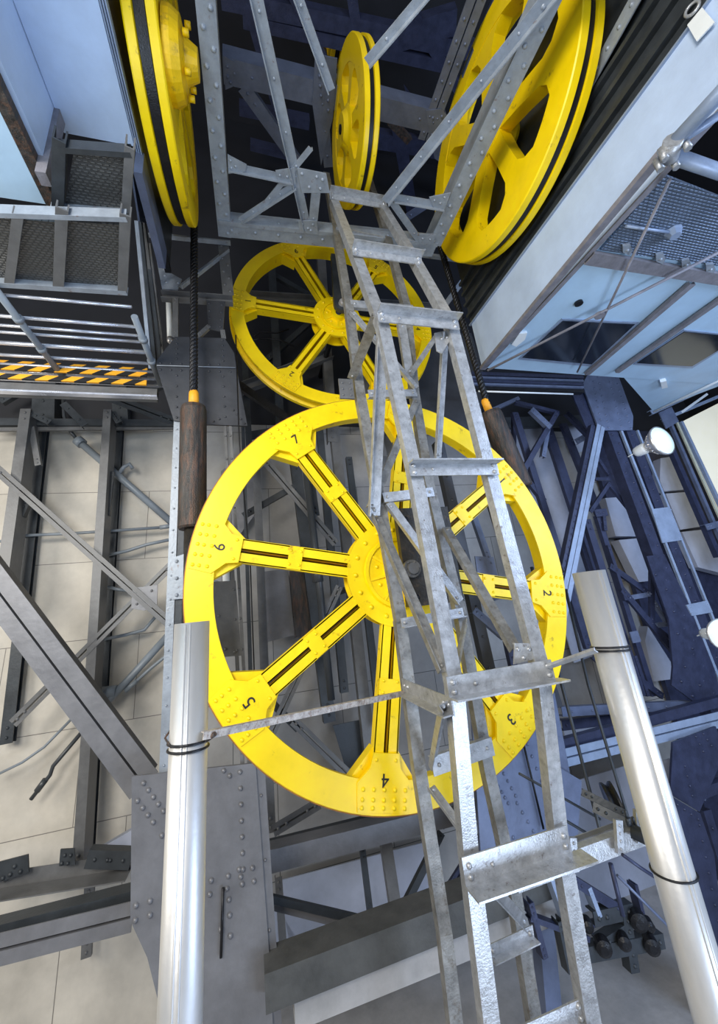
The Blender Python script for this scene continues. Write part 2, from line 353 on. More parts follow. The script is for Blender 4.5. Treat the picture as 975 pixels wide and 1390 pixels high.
mb = MB(); mb.lathe([(0, 0), (.06, 0), (.07, .05), (0, .05)], b_+V((0, -.05, 0)), V((0, 1, 0)), 28); mb.lathe([(0, 0), (.025, 0), (.025, .03), (0, .03)], b_+V((0, -.08, 0)), V((0, 1, 0)), 16)
obj('axle_nut', mb, SILVER, t)

# ================================================================ overhead sheaves (planes running into depth)
def sheave(label, X0, Yc, Zc, R, w, side, rin=.80, nsp=7, rot=-98, hubr=.2, hubw=.2, material=YEL, yaw=0, lean=0, fl=.33, sw=.075):
    """grooved rope wheel running into depth; side = +1 if its visible face looks to +X"""
    c = V((X0, Yc, Zc)); t = thing('rope_sheave', label, 'pulley wheel', c)
    n = V((math.cos(yaw), math.sin(yaw), lean)).normalized(); hz = V((0, 0, 1)).cross(n).normalized(); vt = n.cross(hz)
    A = n*-side; mb = MB(); ri = R*rin
    mb.lathe([(ri, 0), (R-.012, 0), (R, .012), (R, w*fl), (R-.10, w*.38), (R-.10, w*.62), (R, w*(1-fl)), (R, w-.012), (R-.012, w), (ri+.04, w), (ri+.04, w*.7), (ri, w*.7)], c, A, 160)
    obj('rim', mb, material, t)
    mb = MB(); mb.lathe([(R-.10, w*.36), (R-.025, w*(fl+.04)), (R-.025, w*(.96-fl)), (R-.10, w*.64)], c, A, 160); obj('rope_lining', mb, BLACK, t, 'black rope lining in the groove')
    for i in range(nsp):
        a = math.radians(rot)+i*2*math.pi/nsp; e = hz*math.cos(a)+vt*math.sin(a); b = vt*math.cos(a)-hz*math.sin(a); mb = MB()
        q = [(R*hubr*.7, -sw*1.1), (R*.40, -sw), (ri*.80, -sw*1.1), (ri*.90, -sw*1.7), (ri*.97, -sw*3.2), (ri+.03, -sw*4.6)]
        q = [(u, v_*R) for u, v_ in q]; q = q+[(u, -v_) for u, v_ in q[::-1]]
        mb.prism([c+e*u+b*v_+A*.006 for u, v_ in q], A*w*.62)
        sp = obj('spoke', mb, material, t)
    mb = MB(); mb.lathe([(.06, -hubw*.5), (R*hubr*.65, -hubw*.5), (R*hubr*.8, -hubw*.15), (R*hubr, w*.0), (R*hubr, w*.95), (R*hubr*.7, w), (R*hubr*.55, w+hubw*.5), (.06, w+hubw*.5)], c, A, 48, smooth=False); obj('hub', mb, material, t)
    mb = MB(); mb.tube([c-A*(hubw*.5+.015), c+A*(w+hubw*.5+.08)], .055, 20); obj('axle', mb, BLACK, t, 'dark steel axle')
    return t
sheave('big yellow grooved wheel overhead at the top right, large openings, black rope in its groove', 3.1, 2.74, 5.80, 1.54, .27, -1)
sheave('big yellow grooved wheel seen nearly edge-on at the top left', -.69, 2.96, 5.77, 1.405, .265, 1, yaw=-.028, lean=.046, fl=.30)
sheave('small yellow grooved wheel overhead at top centre between the two big ones', 1.384, 3.417, 6.40, .928, .20, -1, rin=.72, hubr=.3, hubw=.16, yaw=-.056, lean=.092, nsp=6, rot=-20)
c = P(447, 52, Y=4.5)
sheave('little yellow grooved wheel half hidden above and behind the small centre wheel', c.x, 4.5, c.z, .40, .3, -1, rin=.6, hubw=.1, material=YELD)
# bearing casting on the left wheel's hub
t = thing('bearing_block', 'lumpy yellow bearing casting beside the hub of the top left wheel', 'bearing', P(257, 100, X=-.42))
mb = MB(); c = P(254, 85, X=-.50)
mb.lathe([(0, 0), (.16, 0), (.30, .03), (.34, .10), (.34, .16), (0, .16)], c, V((-1, 0, 0)), 24); obj('housing', mb, YELD, t)
mb = MB(); mb.lathe([(0, -.10), (.12, -.10), (.16, -.02), (.2, .04), (0, .04)], c, V((-1, 0, 0)), 18)
for i in range(6):
    a = i*math.pi/3+.3; mb.tube([c+V((.0, math.cos(a)*.25, math.sin(a)*.25)), c+V((.05, math.cos(a)*.25, math.sin(a)*.25))], .03, 6)
obj('bearing_cap', mb, YELD, t)

# ================================================================ hoist ropes with sockets
def hoist(label, x, y, z_top, pix_mid, pix_bot, Yb, wpx, clpx):
    top = V((x, y, z_top)); a = P(*pix_mid, Y=Yb); b = P(*pix_bot, Y=Yb); t = thing('hoist_rope', label, 'rope', b)
    r = .042; mb = MB(); mb.tube([top, a], r, 12)
    d = (a-top); L = d.length; dn = d.normalized(); o = dn.orthogonal().normalized(); o2 = dn.cross(o)
    for s in range(4):       # laid strands
        pts = [top+dn*(L*i/140)+(o*math.cos(i*.62+s*math.pi/2)+o2*math.sin(i*.62+s*math.pi/2))*r*.72 for i in range(141)]
        mb.tube(pts, r*.5, 6)
    obj('rope', mb, BLACK, t)
    u = (a-b).normalized(); hgt = (a-b).length; R = wpx*pxm((a+b)/2)/2
    mb = MB(); mb.tube([a+u*.22, a+u*.19, a-u*.01], [.042, .055, .058], 16); obj('collar', mb, ORANGE, t, 'orange painted collar')
    mb = MB(); mb.lathe([(0, 0), (R*.9, 0), (R, .02), (R, hgt-.05), (R*.93, hgt), (R*.5, hgt), (0, hgt)], b, u, 40, closed=False); obj('socket', mb, RUSTY, t, 'rust-streaked steel cylinder')
    mb = MB(); mb.tube([b, b-u*1.2], R*.55, 16); obj('rod', mb, GREASE, t)
    return t
hoist('thick black rope from the top left wheel, ending in a rusty cylinder', -.70, 4.36, 5.6, (263, 553), (261, 718), 4.36, 35, 12)
hoist('thick black rope from the top right wheel ending in a rusty cylinder behind the mast', 3.1, 4.28, 5.8, (665, 560), (708, 662), 4.36, 30, 12)

# ================================================================ lattice mast
t = mast = thing('lattice_mast', 'tall galvanised steel lattice mast with cross-bars, standing in front of the yellow wheels', 'mast', (1.5, 2.9, -H))
XL, XR, YF, YR = 1.18, 1.93, 2.6, 3.4
def polyrail(nodes, w, kind, inset, riv=0, d=.085, material=GALV):
    pts = [P(a, b, Y=c) for a, b, c in nodes]; pts = [q+V((inset, 0, 0)) for q in pts]
    e = pts[-1]; dd = (pts[-1]-pts[-2]); pts.append(V((e.x, e.y+(dd.y/abs(dd.z))*(e.z+H)*.4, -H)))
    mb = MB()
    for p, q in zip(pts, pts[1:]): member(mb, p, q+(q-p).normalized()*.004, w, kind, d, NY, t=.010, riv=riv, rr=.008, rows=3)
    obj('rail', mb, material, t)
polyrail([(447, 265, 3.5), (478, 345, 2.93), (512, 436, 2.58), (555, 635, 2.66), (610, 935, 2.62), (630, 1175, 2.85)], .105, 'J', .055)
polyrail([(523, 275, 3.5), (570, 350, 2.93), (620, 436, 2.58), (672, 632, 2.66), (745, 905, 2.62), (770, 1130, 2.85)], .105, 'L', -.055)
polyrail([(443, 235, 4.3), (458, 320, 3.85), (474, 415, 3.5), (489, 534, 3.4), (545, 843, 3.4), (571, 1045, 3.45), (606, 1270, 3.6)], .10, 'C', 0, material=MASTD)
polyrail([(500, 235, 4.3), (527, 320, 3.85), (553, 415, 3.5), (564, 534, 3.4), (583, 654, 3.38), (627, 835, 3.38), (664, 1045, 3.45), (698, 1200, 3.55)], .095, 'C', 0, material=MASTD)
def fbar(a_, b_, Yb, flange_up, ext=.0, h=.105, d=.11):
    p = P(*a_, Y=Yb-.022); q = P(*b_, Y=Yb-.022); q.z = p.z = (p.z+q.z)/2; mb = MB(); p.y -= .02; q.y -= .02
    mb.box((p.x, p.y-.012, p.z-h/2), (q.x, p.y, p.z+h/2))
    if flange_up: mb.box((p.x, p.y-d, p.z+h/2-.012), (q.x, p.y-.012, p.z+h/2))
    else: mb.box((p.x, p.y-d, p.z-h/2), (q.x+ext, p.y-.012, p.z-h/2+.012))
    for xx in (p.x+.04, q.x-.04):
        for zz in (-.028, .028): mb.rivet(V((xx, p.y-.012, p.z+zz)), NY, .016)
    mb.rivet(V((p.x+.2, p.y-.012, p.z)), NY, .012)
    obj('cross_bar', mb, GALV, t)
fbar((512, 437), (620, 440), 2.58, True); fbar((554, 641), (673, 636), 2.66, True); fbar((606, 938), (746, 904), 2.62, False, .03, .13, .12); fbar((627, 1184), (768, 1134), 2.85, False, .07, .15, .16)
fbar((478, 347), (571, 355), 2.93, True); fbar((447, 270), (524, 281), 3.5, True); fbar((655, 1420), (790, 1370), 3.0, False)
def mm(x1, y1, Y1, x2, y2, Y2, w=12, kind='L', name='diagonal_brace', n=NY, d=.05, material=GALV):
    p = P(x1, y1, Y=Y1); q = P(x2, y2, Y=Y2); mb = MB(); ww = w*pxm((p+q)/2); member(mb, p, q, ww, kind, d, n, t=.008); endriv(mb, p, q, ww*.9, n, 1, .014); obj(name, mb, material, t)
# rear cross bars
mm(500, 535, YR-.06, 565, 534, YR-.02, 11, 'L', 'rear_bar'); mm(476, 413, YR+.1, 561, 420, YR+.1, 12, 'L', 'rear_bar'); mm(520, 676, YR-.06, 588, 668, YR-.02, 13, 'L', 'rear_bar')
mm(544, 846, YR-.06, 628, 831, YR-.02, 12, 'V', 'rear_bar'); mm(586, 1040, YR-.06, 668, 1012, YR-.02, 22, 'L', 'rear_bar'); mm(662, 1290, YR-.06, 722, 1262, YR-.02, 14, 'V', 'rear_bar', d=.06)
mm(455, 309, 3.9, 518, 322, 3.9, 14, 'V', 'rear_bar', d=.07)
# side bars on the left face
nL = V((-1, -.3, .3))
p = P(545, 921, Y=YR); q = P(612, 948, Y=YF+.02)
mb = MB(); mb.prism([p, q, q+V((0, 0, -.10)), p+V((0, 0, -.10))], V((.012, 0, 0))); mb.prism([p+V((0, 0, -.10)), q+V((0, 0, -.10)), q+V((-.08, -.02, -.10)), p+V((-.08, 0, -.10))], V((0, 0, .010)))
for k in (.06, .14, .86, .94): mb.rivet(p+(q-p)*k+V((0, 0, -.045)), V((-1, 0, 0)), .014)
obj('side_bar', mb, GALV, t)
# zigzag on the faces
mm(520, 440, YF+.03, 508, 700, YR-.08, 17, 'V', d=.05)
mm(510, 432, YF+.04, 477, 515, YR, 13, 'L', material=MASTD)
mm(511, 702, YR-.05, 603, 912, YF+.04, 16, 'V', d=.05, material=MASTD)
mm(602, 955, YF+.04, 587, 1036, YR, 14, 'V', d=.04)
mm(585, 1068, YR-.04, 640, 1143, 2.92, 12, 'V', d=.04)
mm(660, 1195, 2.93, 712, 1252, YR-.03, 14, 'V', d=.04)
mm(478, 425, YR+.02, 565, 527, YR-.04, 10, 'V', d=.04)
mm(527, 683, YR-.04, 624, 817, YR-.04, 14, 'V', d=.05)
mm(604, 452, YF+.04, 594, 622, YR-.05, 11, 'V', d=.04)
mm(592, 457, YR-.1, 556, 510, YR-.03, 7, 'L', material=MASTD)
mm(566, 543, YR-.04, 503, 690, YR-.10, 10, 'L', material=MASTD)
mm(605, 716, YR-.05, 700, 880, YF+.06, 13, 'J', material=MASTD)
mm(631, 845, YR-.05, 619, 905, YF+.2, 9, 'V', d=.03)
mm(545, 440, YR, 556, 510, YR-.02, 12, 'L')
mb = MB(); p = P(470, 528, Y=YR-.04); mb.box((p.x-.07, p.y, p.z-.11), (p.x+.08, p.y+.02, p.z+.12))
for dx in (-.035, .045):
    for dz in (-.07, 0, .07): mb.rivet(p+V((dx, 0, dz)), NY, .011)
obj('splice_plate', mb, STEEL, t)
pplate('gusset_plate', t, [(590, 452), (614, 447), (611, 462), (600, 480), (593, 476)], Y=YF+.03, t=.01, material=GALV, grid=[(600, 460), (607, 458)], rr=.012)
pplate('gusset_plate', t, [(699, 873), (722, 873), (732, 893), (698, 902)], Y=YF+.02, t=.01, material=GALV, grid=[(703, 881), (718, 881), (711, 893)], rr=.014)

# ================================================================ guard pipes with tie bar
def vpipe(label, x, y, Yp, r):
    a = P(x, y, Y=Yp); t = thing('guard_pipe', label, 'pipe', (a.x, a.y, -H))
    mb = MB(); k = 40; vs = []
    mb.lathe([(r*.93, 0), (r, 0), (r, H+a.z), (r*.93, H+a.z)], V((a.x, a.y, -H)), V((0, 0, 1)), 40, smooth=False)
    for p_ in range(len(mb.sm)): mb.sm[p_] = True
    obj('tube', mb, PIPE, t)
    mb = MB()
    for dx in (-.012, .012): mb.tube([V((a.x+dx-r*.1, a.y-r*.985, -H)), V((a.x+dx-r*.1, a.y-r*.985, a.z-.01))], .006, 6)
    obj('seam', mb, PIPE, t); return a
pa = vpipe('left galvanised vertical pipe with a seam, below the rusty cylinder', 261, 845, 2.5, .092)
pb = vpipe('right galvanised vertical pipe, right of the largest yellow wheel', 799, 776, 2.25, .102)
def ring(c, r, rr=.006):
    mb = MB(); mb.lathe([(r+rr*math.cos(a*math.pi/4), rr*math.sin(a*math.pi/4)) for a in range(8)], c, V((.05, .02, 1)), 32, smooth=True); return mb
t = thing('tie_bar', 'long rusty tie bar wired from the left pipe across the largest wheel to the mast', 'tie bar', P(255, 1005, Y=2.5))
p = P(277, 998, Y=2.42); q = P(548, 941, Y=YR-.06); mb = MB(); member(mb, p, q, .035, 'L', .03, t=.006); obj('bar', mb, mat('flaking_paint_bar', (.42, .38, .34), .6, .1, .4, 25, .4, .5, (.14, .06, .03)), t)
c = P(254, 1006, Y=2.5)
for dz in (0, -.03): obj('wire_loop', ring(V((pa.x, pa.y, c.z+dz)), .098), BLACK, t)
mb = MB(); mb.tube([V((pa.x-.07, pa.y-.07, c.z)), P(224, 1002, Y=2.48), P(232, 990, Y=2.5)], .005, 6); mb.tube([V((pa.x+.09, pa.y-.05, c.z)), P(292, 996, Y=2.42)], .012, 8); obj('twisted_end', mb, RUSTY, t)
t = thing('tie_bar', 'short tie strap wired from the right pipe to the mast', 'tie bar', P(780, 890, Y=2.3))
p = P(742, 906, Y=YF-.03); q = P(806, 884, Y=2.2); mb = MB(); member(mb, p, q, .03, 'L', .02, t=.006); obj('bar', mb, GALV, t)
c = P(812, 880, Y=2.25)
for dz in (0, -.02): obj('wire_loop', ring(V((pb.x, pb.y, c.z+dz)), .108), BLACK, t)
c = P(900, 1188, Y=2.25); tag(obj('wire_loop', ring(V((pb.x, pb.y, c.z)), .108), BLACK), 'wire loop low down round the right galvanised pipe', 'wire')

# ================================================================ overhead frame (level Z = 5)
t = thing('overhead_frame', 'riveted grey girder frame overhead between the two big top wheels', 'steel frame', P(300, 300, Z=5))
K = dict(Z=5, n=NZ, material=LSTEEL)
pm('side_girder', t, 262, -200, 305.5, 322, 22, kind='C', riv=.13, rows=3, d=.22, rr=.022, **K)
pm('side_girder', t, 905, -330, 590, 333, 26, kind='C', riv=.13, rows=3, d=.22, rr=.022, **K)
p = P(298, 311, Z=5); q = P(590, 340, Z=5)
mb = MB(); member(mb, p, q, .22, 'C', .2, NZ, riv=.3, rows=1, rr=.02); obj('end_beam', mb, LSTEEL, t)
mb = MB(); member(mb, p+V((0, -.13, .05)), q+V((0, -.13, .05)), .14, 'L', .06, NY, riv=.45, rr=.015); obj('end_beam', mb, LSTEEL, t)
for (x1, y1, x2, y2, w, kd) in ((340, -40, 417, 310, 14, 'V'), (392, -40, 450, 122, 12, 'V'), (620, -60, 498, 84, 12, 'W'), (800, -75, 523, 273, 15, 'W'),
      (310, 224, 398, 243, 9, 'V'), (326, 298, 400, 250, 8, 'V'), (536, 267, 604, 279, 9, 'V'), (533, 274, 571, 328, 9, 'L'), (431, 240, 424, 312, 12, 'L'), (350, 288, 422, 200, 7, 'L')):
    pm('diagonal_strut', t, x1, y1, x2, y2, w, kind=kd, d=.05, riv=.42, rr=.013, **K)
K = dict(Z=4.972, n=NZ, material=LSTEEL)
pplate('gusset_plate', t, [(309, 210), (314, 213), (335, 224), (333, 233), (310, 236)], riv=None, grid=[(313, 218), (320, 226), (314, 228)], t=.015, **K)
pplate('gusset_plate', t, [(374, 232), (400, 228), (402, 250), (380, 254)], grid=[(380, 238), (390, 240), (384, 248), (396, 244)], t=.015, **K)
pplate('gusset_plate', t, [(403, 228), (443, 236), (448, 262), (410, 262)], grid=[(410, 236), (430, 240), (438, 244), (435, 256), (420, 254)], t=.015, rr=.018, **K)
pplate('gusset_plate', t, [(583, 268), (612, 262), (604, 284), (590, 284)], grid=[(590, 272), (598, 276), (604, 268)], t=.015, **K)
pplate('gusset_plate', t, [(566, 318), (592, 318), (588, 332), (570, 332)], grid=[(574, 324), (584, 325)], t=.015, **K)
pplate('gusset_plate', t, [(405, 300), (430, 300), (432, 318), (407, 316)], grid=[(411, 304), (418, 310), (425, 305), (422, 313)], t=.015, **K)
t = thing('upper_frame', 'dark blue-grey riveted beams higher up behind the overhead frame', 'steel frame', P(312, 95, Z=7.2))
K = dict(Z=7.2, n=NZ, material=BLUE)
pm('cross_beam', t, 303, 95, 600, 168, 27, kind='C', d=.3, riv=0, **K)
pm('side_girder', t, 668, -60, 577, 190, 24, kind='D', d=.2, riv=.2, **K)
pm('hanger_plate', t, 436, 120, 446, 226, 13, kind='C', d=.1, riv=.3, **K)
pm('strut', t, 330, 118, 402, 220, 16, kind='C', d=.1, **K)
pm('strut', t, 700, -30, 640, 110, 30, kind='C', d=.1, **K)
pm('strut', t, 545, 300, 700, 200, 12, kind='L', d=.1, **K)
K = dict(Z=7.17, n=NZ, material=BLUE)
pplate('gusset_plate', t, [(428, 74), (458, 80), (452, 160), (436, 225), (424, 140)], grid=rivline(433, 90, 436, 130, 4)+rivline(445, 96, 446, 150, 5), t=.03, rr=.02, **K)
pplate('gusset_plate', t, [(578, 150), (600, 148), (640, 200), (625, 240), (590, 215)], grid=rivline(588, 160, 630, 225, 6)+rivline(600, 158, 632, 205, 5), t=.03, rr=.02, **K)
pplate('gusset_plate', t, [(303, 75), (318, 84), (316, 118), (306, 122)], grid=[(309, 90), (309, 104), (313, 112)], t=.03, rr=.02, **K)
t = thing('roof_beam', 'dark beam grid high in the roof above the small centre wheel', 'steel frame', P(440, 40, Z=10))
K = dict(Z=10.2, n=NZ, material=DBLUE)
for (x1, y1, x2, y2, w) in ((300, 0, 680, 80, 14), (330, 30, 620, 95, 10), (470, -60, 500, 150, 10), (520, 60, 620, 30, 20), (560, 20, 640, 150, 10), (380, -40, 440, 80, 9), (500, 190, 620, 210, 14), (540, 170, 560, 290, 12), (325, 150, 420, 170, 9), (340, 200, 400, 215, 6), (330, -20, 420, 300, 10), (545, 130, 690, 330, 9)):
    pm('beam', t, x1, y1, x2, y2, w*1.3, kind='C', d=.25, ends=False, **K)
pm('timber_prop', t, 530, 165, 556, 192, 10, kind='B', d=.1, ends=False, Z=9, n=NZ, material=RUSTY)

# ================================================================ side towers (columns either side of the largest wheel)
CYp = 4.72
t = thing('riveted_column', 'riveted lattice column left of the largest yellow wheel with large gusset plates', 'column', (-.6, CYp+.1, -H))
K = dict(Y=CYp)
pm('cross_beam', t, 203, 320, 313, 331, 9, kind='V', material=LSTEEL, d=.06, **K)
pm('diagonal_brace', t, 245, 390, 309, 340, 7, kind='V', material=LSTEEL, d=.05, **K)
pm('post', t, 303, 330, 310, 400, 14, kind='L', material=STEEL, riv=.12, rows=3, **K)
pm('cross_beam', t, 218, 398, 316, 405, 12, kind='U', material=STEEL, d=.10, ends=False, **K)
pplate('gusset_plate', t, [(208, 322), (222, 330), (231, 370), (247, 379), (241, 393), (220, 392), (212, 350)], material=LSTEEL, grid=[(215, 333), (213, 342), (219, 350), (217, 358), (223, 366), (224, 374), (226, 383), (242, 384)], rr=.016, **K)
pm('post', t, 238, 403, 238, 458, 7, kind='L', material=STEEL, **K)
pplate('web_plate', t, [(280, 405), (306, 408), (303, 450), (283, 446)], grid=rivline(284, 412, 285, 442, 4)+rivline(301, 414, 299, 444, 4), rr=.014, **K)
pm('diagonal_brace', t, 268, 457, 284, 442, 6, kind='L', material=STEEL, **K)
pm('post', t, 302, 448, 304, 460, 6, kind='L', material=STEEL, **K)
g = rivline(240, 460, 240, 487, 5)+rivline(302, 462, 303, 490, 5)+rivline(218, 493, 246, 494, 3)+rivline(218, 502, 246, 503, 3)+rivline(284, 495, 297, 495, 2)+rivline(284, 504, 313, 505, 3)+rivline(240, 510, 240, 567, 5)+rivline(303, 511, 305, 552, 4)+rivline(290, 572, 306, 566, 3)+rivline(317, 557, 332, 575, 4)
pplate('gusset_plate', t, [(213, 489), (238, 457), (305, 459), (318, 479), (321, 499), (336, 578), (277, 576), (236, 571), (212, 497)], grid=g, rr=.014, t=.03, Y=CYp-.03, label='large dark riveted plate')
mb = MB(); p = P(213, 496, Y=CYp-.045); q = P(320, 499, Y=CYp-.045); mb.tube([p, q], .007, 6); obj('seam_strip', mb, LSTEEL, t)
pm('post', t, 241, 571, 222, 1060, 10, kind='L', material=LSTEEL, riv=.24, **K)
pm('post', t, 250, 571, 236, 1060, 8, kind='L', material=DARK, Y=CYp+.02)
pm('post', t, 309, 577, 334, 1045, 12, kind='D', material=STEEL, riv=.3, gap=.03, d=.12, **K)
pplate('web_plate', t, [(234, 757), (250, 752), (256, 812), (233, 814)], material=LSTEEL, grid=[(240, 762), (240, 785), (240, 808)], rr=.018, Y=CYp-.02)
pplate('web_plate', t, [(284, 790), (320, 788), (328, 890), (300, 892), (286, 830)], material=STEEL, grid=[(297, 836), (306, 881), (319, 885), (299, 890)], rr=.014, Y=CYp-.01)
pm('diagonal_brace', t, 256, 812, 318, 950, 9, kind='L', material=STEEL, **K)
g = rivline(195, 1063, 222, 1101, 5)+rivline(187, 1087, 208, 1116, 4)+[(220, 1134)]+rivline(304, 1046, 312, 1053, 2)+rivline(326, 1048, 330, 1180, 7)+[(185, 1229), (204, 1223), (184, 1249), (204, 1242), (287, 1195), (310, 1189), (285, 1214), (308, 1206), (311, 1221), (312, 1242), (300, 1262), (313, 1270)]+rivline(325, 1180, 329, 1200, 3)+rivline(343, 1178, 345, 1196, 2)
pplate('gusset_plate', t, [(179, 1054), (347, 1036), (366, 1300), (372, 1420), (230, 1420), (200, 1300), (177, 1250)], material=GPLATE, grid=g, rr=.02, t=.03, Y=CYp-.06, label='mid grey riveted plate low down')
pm('post', t, 352, 1038, 376, 1420, 15, kind='L', material=GPLATE, riv=.5, Y=CYp-.02)
mb = MB(); p = P(303, 1205, Y=CYp-.09); mb.tube([p, P(300, 1300, Y=CYp-.09)], .012, 8); obj('dark_rod', mb, BLACK, t)
t = thing('riveted_column', 'riveted lattice column right of the largest yellow wheel, mostly behind the mast', 'column', (3.6, CYp+.1, -H))
g = rivline(575, 470, 600, 595, 8)+rivline(592, 505, 625, 508, 4)+rivline(618, 515, 634, 590, 6)+rivline(604, 560, 640, 600, 4)
pplate('gusset_plate', t, [(566, 456), (640, 452), (656, 500), (652, 596), (600, 600), (560, 560)], grid=[], rr=.014, t=.03, Y=5.75, label='large dark riveted plate')
pm('post', t, 596, 600, 690, 1020, 15, kind='C', material=PLATE, riv=.35, **K)
pm('post', t, 640, 590, 758, 960, 12, kind='L', material=PLATE, riv=.3, **K)
pplate('web_plate', t, [(645, 755), (670, 756), (682, 812), (660, 820), (650, 790)], material=BLUE, grid=[(652, 760), (667, 764), (658, 780), (671, 785), (662, 806), (676, 808)], rr=.013, Y=CYp-.02)
pm('diagonal_brace', t, 640, 690, 664, 760, 8, kind='L', material=BLUE, **K)
pm('diagonal_brace', t, 643, 828, 686, 865, 10, kind='L', material=BLUE, **K)
pm('diagonal_brace', t, 690, 870, 700, 915, 10, kind='L', material=DBLUE, riv=.1, **K)
pm('cross_beam', t, 560, 345, 668, 360, 9, kind='V', material=LSTEEL, d=.06, **K)
pm('diagonal_brace', t, 640, 365, 600, 420, 7, kind='L', material=LSTEEL, **K)
g = rivline(672, 1060, 690, 1090, 5)+rivline(684, 1050, 700, 1080, 4)+rivline(702, 1090, 724, 1128, 4)+rivline(756, 1000, 760, 1120, 7)+rivline(680, 1110, 705, 1150, 4)+rivline(716, 1010, 735, 1060, 4)
pplate('gusset_plate', t, [(640, 965), (753, 940), (777, 1065), (771, 1145), (700, 1215), (655, 1190)], material=BLUE, grid=g, rr=.017, t=.03, Y=CYp-.03, label='blue-grey riveted plate low down')
mb = MB(); mb.tube([P(711, 1010, Y=CYp-.07), P(738, 1125, Y=CYp-.07)], .012, 8); obj('dark_rod', mb, BLACK, t)  # thin black rod stands in for the dark slit in the plate
pm('post', t, 735, 1180, 757, 1420, 24, kind='C', material=BLUE, **K)

# ================================================================ room shell
def struct(name, mb, m_): return obj(name, mb, m_, kind='structure')
wx = P(243, 800, Y=7.1).x
mb = MB(); mb.box((-9, 7.1, -H), (wx, 7.3, 3.62)); struct('wall_back', mb, BEIGE)
mb = MB(); mb.box((wx, 7.1, -H), (12, 7.3, 3.62)); struct('wall_back_centre', mb, GREYW)
mb = MB(); mb.box((-9, 7.1, 3.62), (12, 7.3, 12.6)); struct('wall_back_upper', mb, UNLITWALL)
mb = MB(); mb.box((-9, 0, 12.6), (12, 9, 12.8)); struct('ceiling', mb, UNLITWALL)
mb = MB(); mb.box((-9, -4, -H-.2), (12, 7.3, -H)); struct('floor', mb, CONC)
mb = MB(); mb.box((-9.2, 3, -H), (-9, 7.3, 12.6)); struct('wall_left', mb, BEIGE)
mb = MB(); mb.box((12, 3, -H), (12.2, 7.3, 12.6)); struct('wall_right', mb, UNLITWALL)

# ================================================================ wall frame at left
WY = 6.45
t = thing('wall_frame', 'dark steel posts and crossed braces standing against the beige wall panels at left', 'steel frame', (-4.5, WY, -H))
pm('top_rail', t, -30, 572, 240, 574, 10, Y=WY+.2, kind='C', material=DARK, ends=False)
pm('top_rail', t, -30, 583, 240, 580, 5, Y=WY+.25, kind='C', material=STEEL, ends=False)
pm('post', t, 58, 575, 8, 1010, 13, Y=6.9, kind='I', material=DARK, d=.1)
pm('post', t, 35, 555, -2, 820, 13, Y=WY, kind='C', material=STEEL, d=.3)
pm('post', t, 161, 575, 136, 960, 12, Y=6.9, kind='I', material=DARK, d=.1)
pm('post', t, 146, 556, 105, 1182, 11, Y=WY, kind='C', material=STEEL, d=.3)
pm('post', t, 129, 985, 118, 1160, 13, Y=6.9, kind='I', material=DARK, d=.1)
pm('post', t, 122, 1190, 117, 1300, 12, Y=6.9, kind='B', material=STEEL, d=.05)
pm('diagonal_brace', t, -10, 632, 238, 853, 12, Y=WY-.05, kind='D', material=STEEL, gap=.015, d=.12)
pm('diagonal_brace', t, 238, 762, 18, 982, 12, Y=WY-.0, kind='D', material=STEEL, gap=.025, d=.10)
pplate('gusset_plate', t, [(180, 798), (214, 794), (213, 822), (196, 829), (178, 826)], Y=WY-.03, material=GPLATE, grid=[(186, 804), (206, 802), (186, 820), (206, 818)], rr=.016)
pm('knee_brace', t, 43, 580, 52, 632, 7, Y=WY+.1, kind='L', material=STEEL)
pm('knee_brace', t, 40, 560, 68, 574, 8, Y=WY+.05, kind='L', material=DARK)
pm('knee_brace', t, 153, 560, 162, 574, 8, Y=WY+.05, kind='L', material=DARK)
pm('knee_brace', t, 86, 548, 116, 578, 9, Y=WY-.1, kind='L', material=DARK, riv=.2)
pm('knee_brace', t, 14, 792, 0, 850, 12, Y=6.6, kind='L', material=DARK)
pm('knee_brace', t, 26, 700, 40, 670, 10, Y=6.6, kind='L', material=DARK)
pm('knee_brace', t, 146, 700, 152, 640, 5, Y=6.6, kind='L', material=DARK)
pm('upper_brace', t, 98, 520, 236, 572, 13, Y=WY-.6, kind='D', material=DARK, riv=0, gap=.02)
pm('upper_brace', t, 166, 546, 232, 515, 9, Y=WY-.5, kind='L', material=DARK)
pm('upper_brace', t, 58, 575, 60, 512, 26, Y=6.8, kind='C', material=DARK)
pm('upper_brace', t, 164, 575, 160, 505, 18, Y=6.8, kind='C', material=DARK)
pm('upper_brace', t, 0, 545, 42, 520, 9, Y=6.7, kind='C', material=DARK)
pm('shelf_beam', t, -20, 1198, 180, 1168, 18, Y=WY-.1, kind='V', material=STEEL, d=.25)
pplate('angle_cleat', t, [(-8, 1172), (38, 1160), (39, 1184), (-8, 1200)], Y=WY-.2, material=DARK, grid=[(4, 1192), (14, 1187), (28, 1183), (20, 1176)], rr=.02)
pplate('angle_cleat', t, [(82, 1153), (101, 1152), (102, 1174), (80, 1176)], Y=WY-.2, material=DARK, grid=[(88, 1161), (96, 1161), (84, 1172), (92, 1172)], rr=.018)
pm('shelf_beam', t, 118, 1166, 178, 1168, 20, Y=WY-.2, kind='L', material=DARK)
pplate('ledge', t, [(130, 1155), (180, 1126), (180, 1160), (140, 1163)], Y=6.9, t=.1, material=PALEB)
t = thing('heavy_girder', 'thick grey diagonal girder at the left running down to the low riveted plate', 'girder', P(190, 1058, Y=5.0))
pm('web', t, -40, 752, 196, 1066, 40, Y=5.0, kind='D', material=GPLATE, gap=.02, d=.18, ends=False)
pm('flange', t, -40, 724, 204, 1050, 12, Y=5.05, kind='B', material=BLACK, d=.16, ends=False, label='black flange along the upper side')
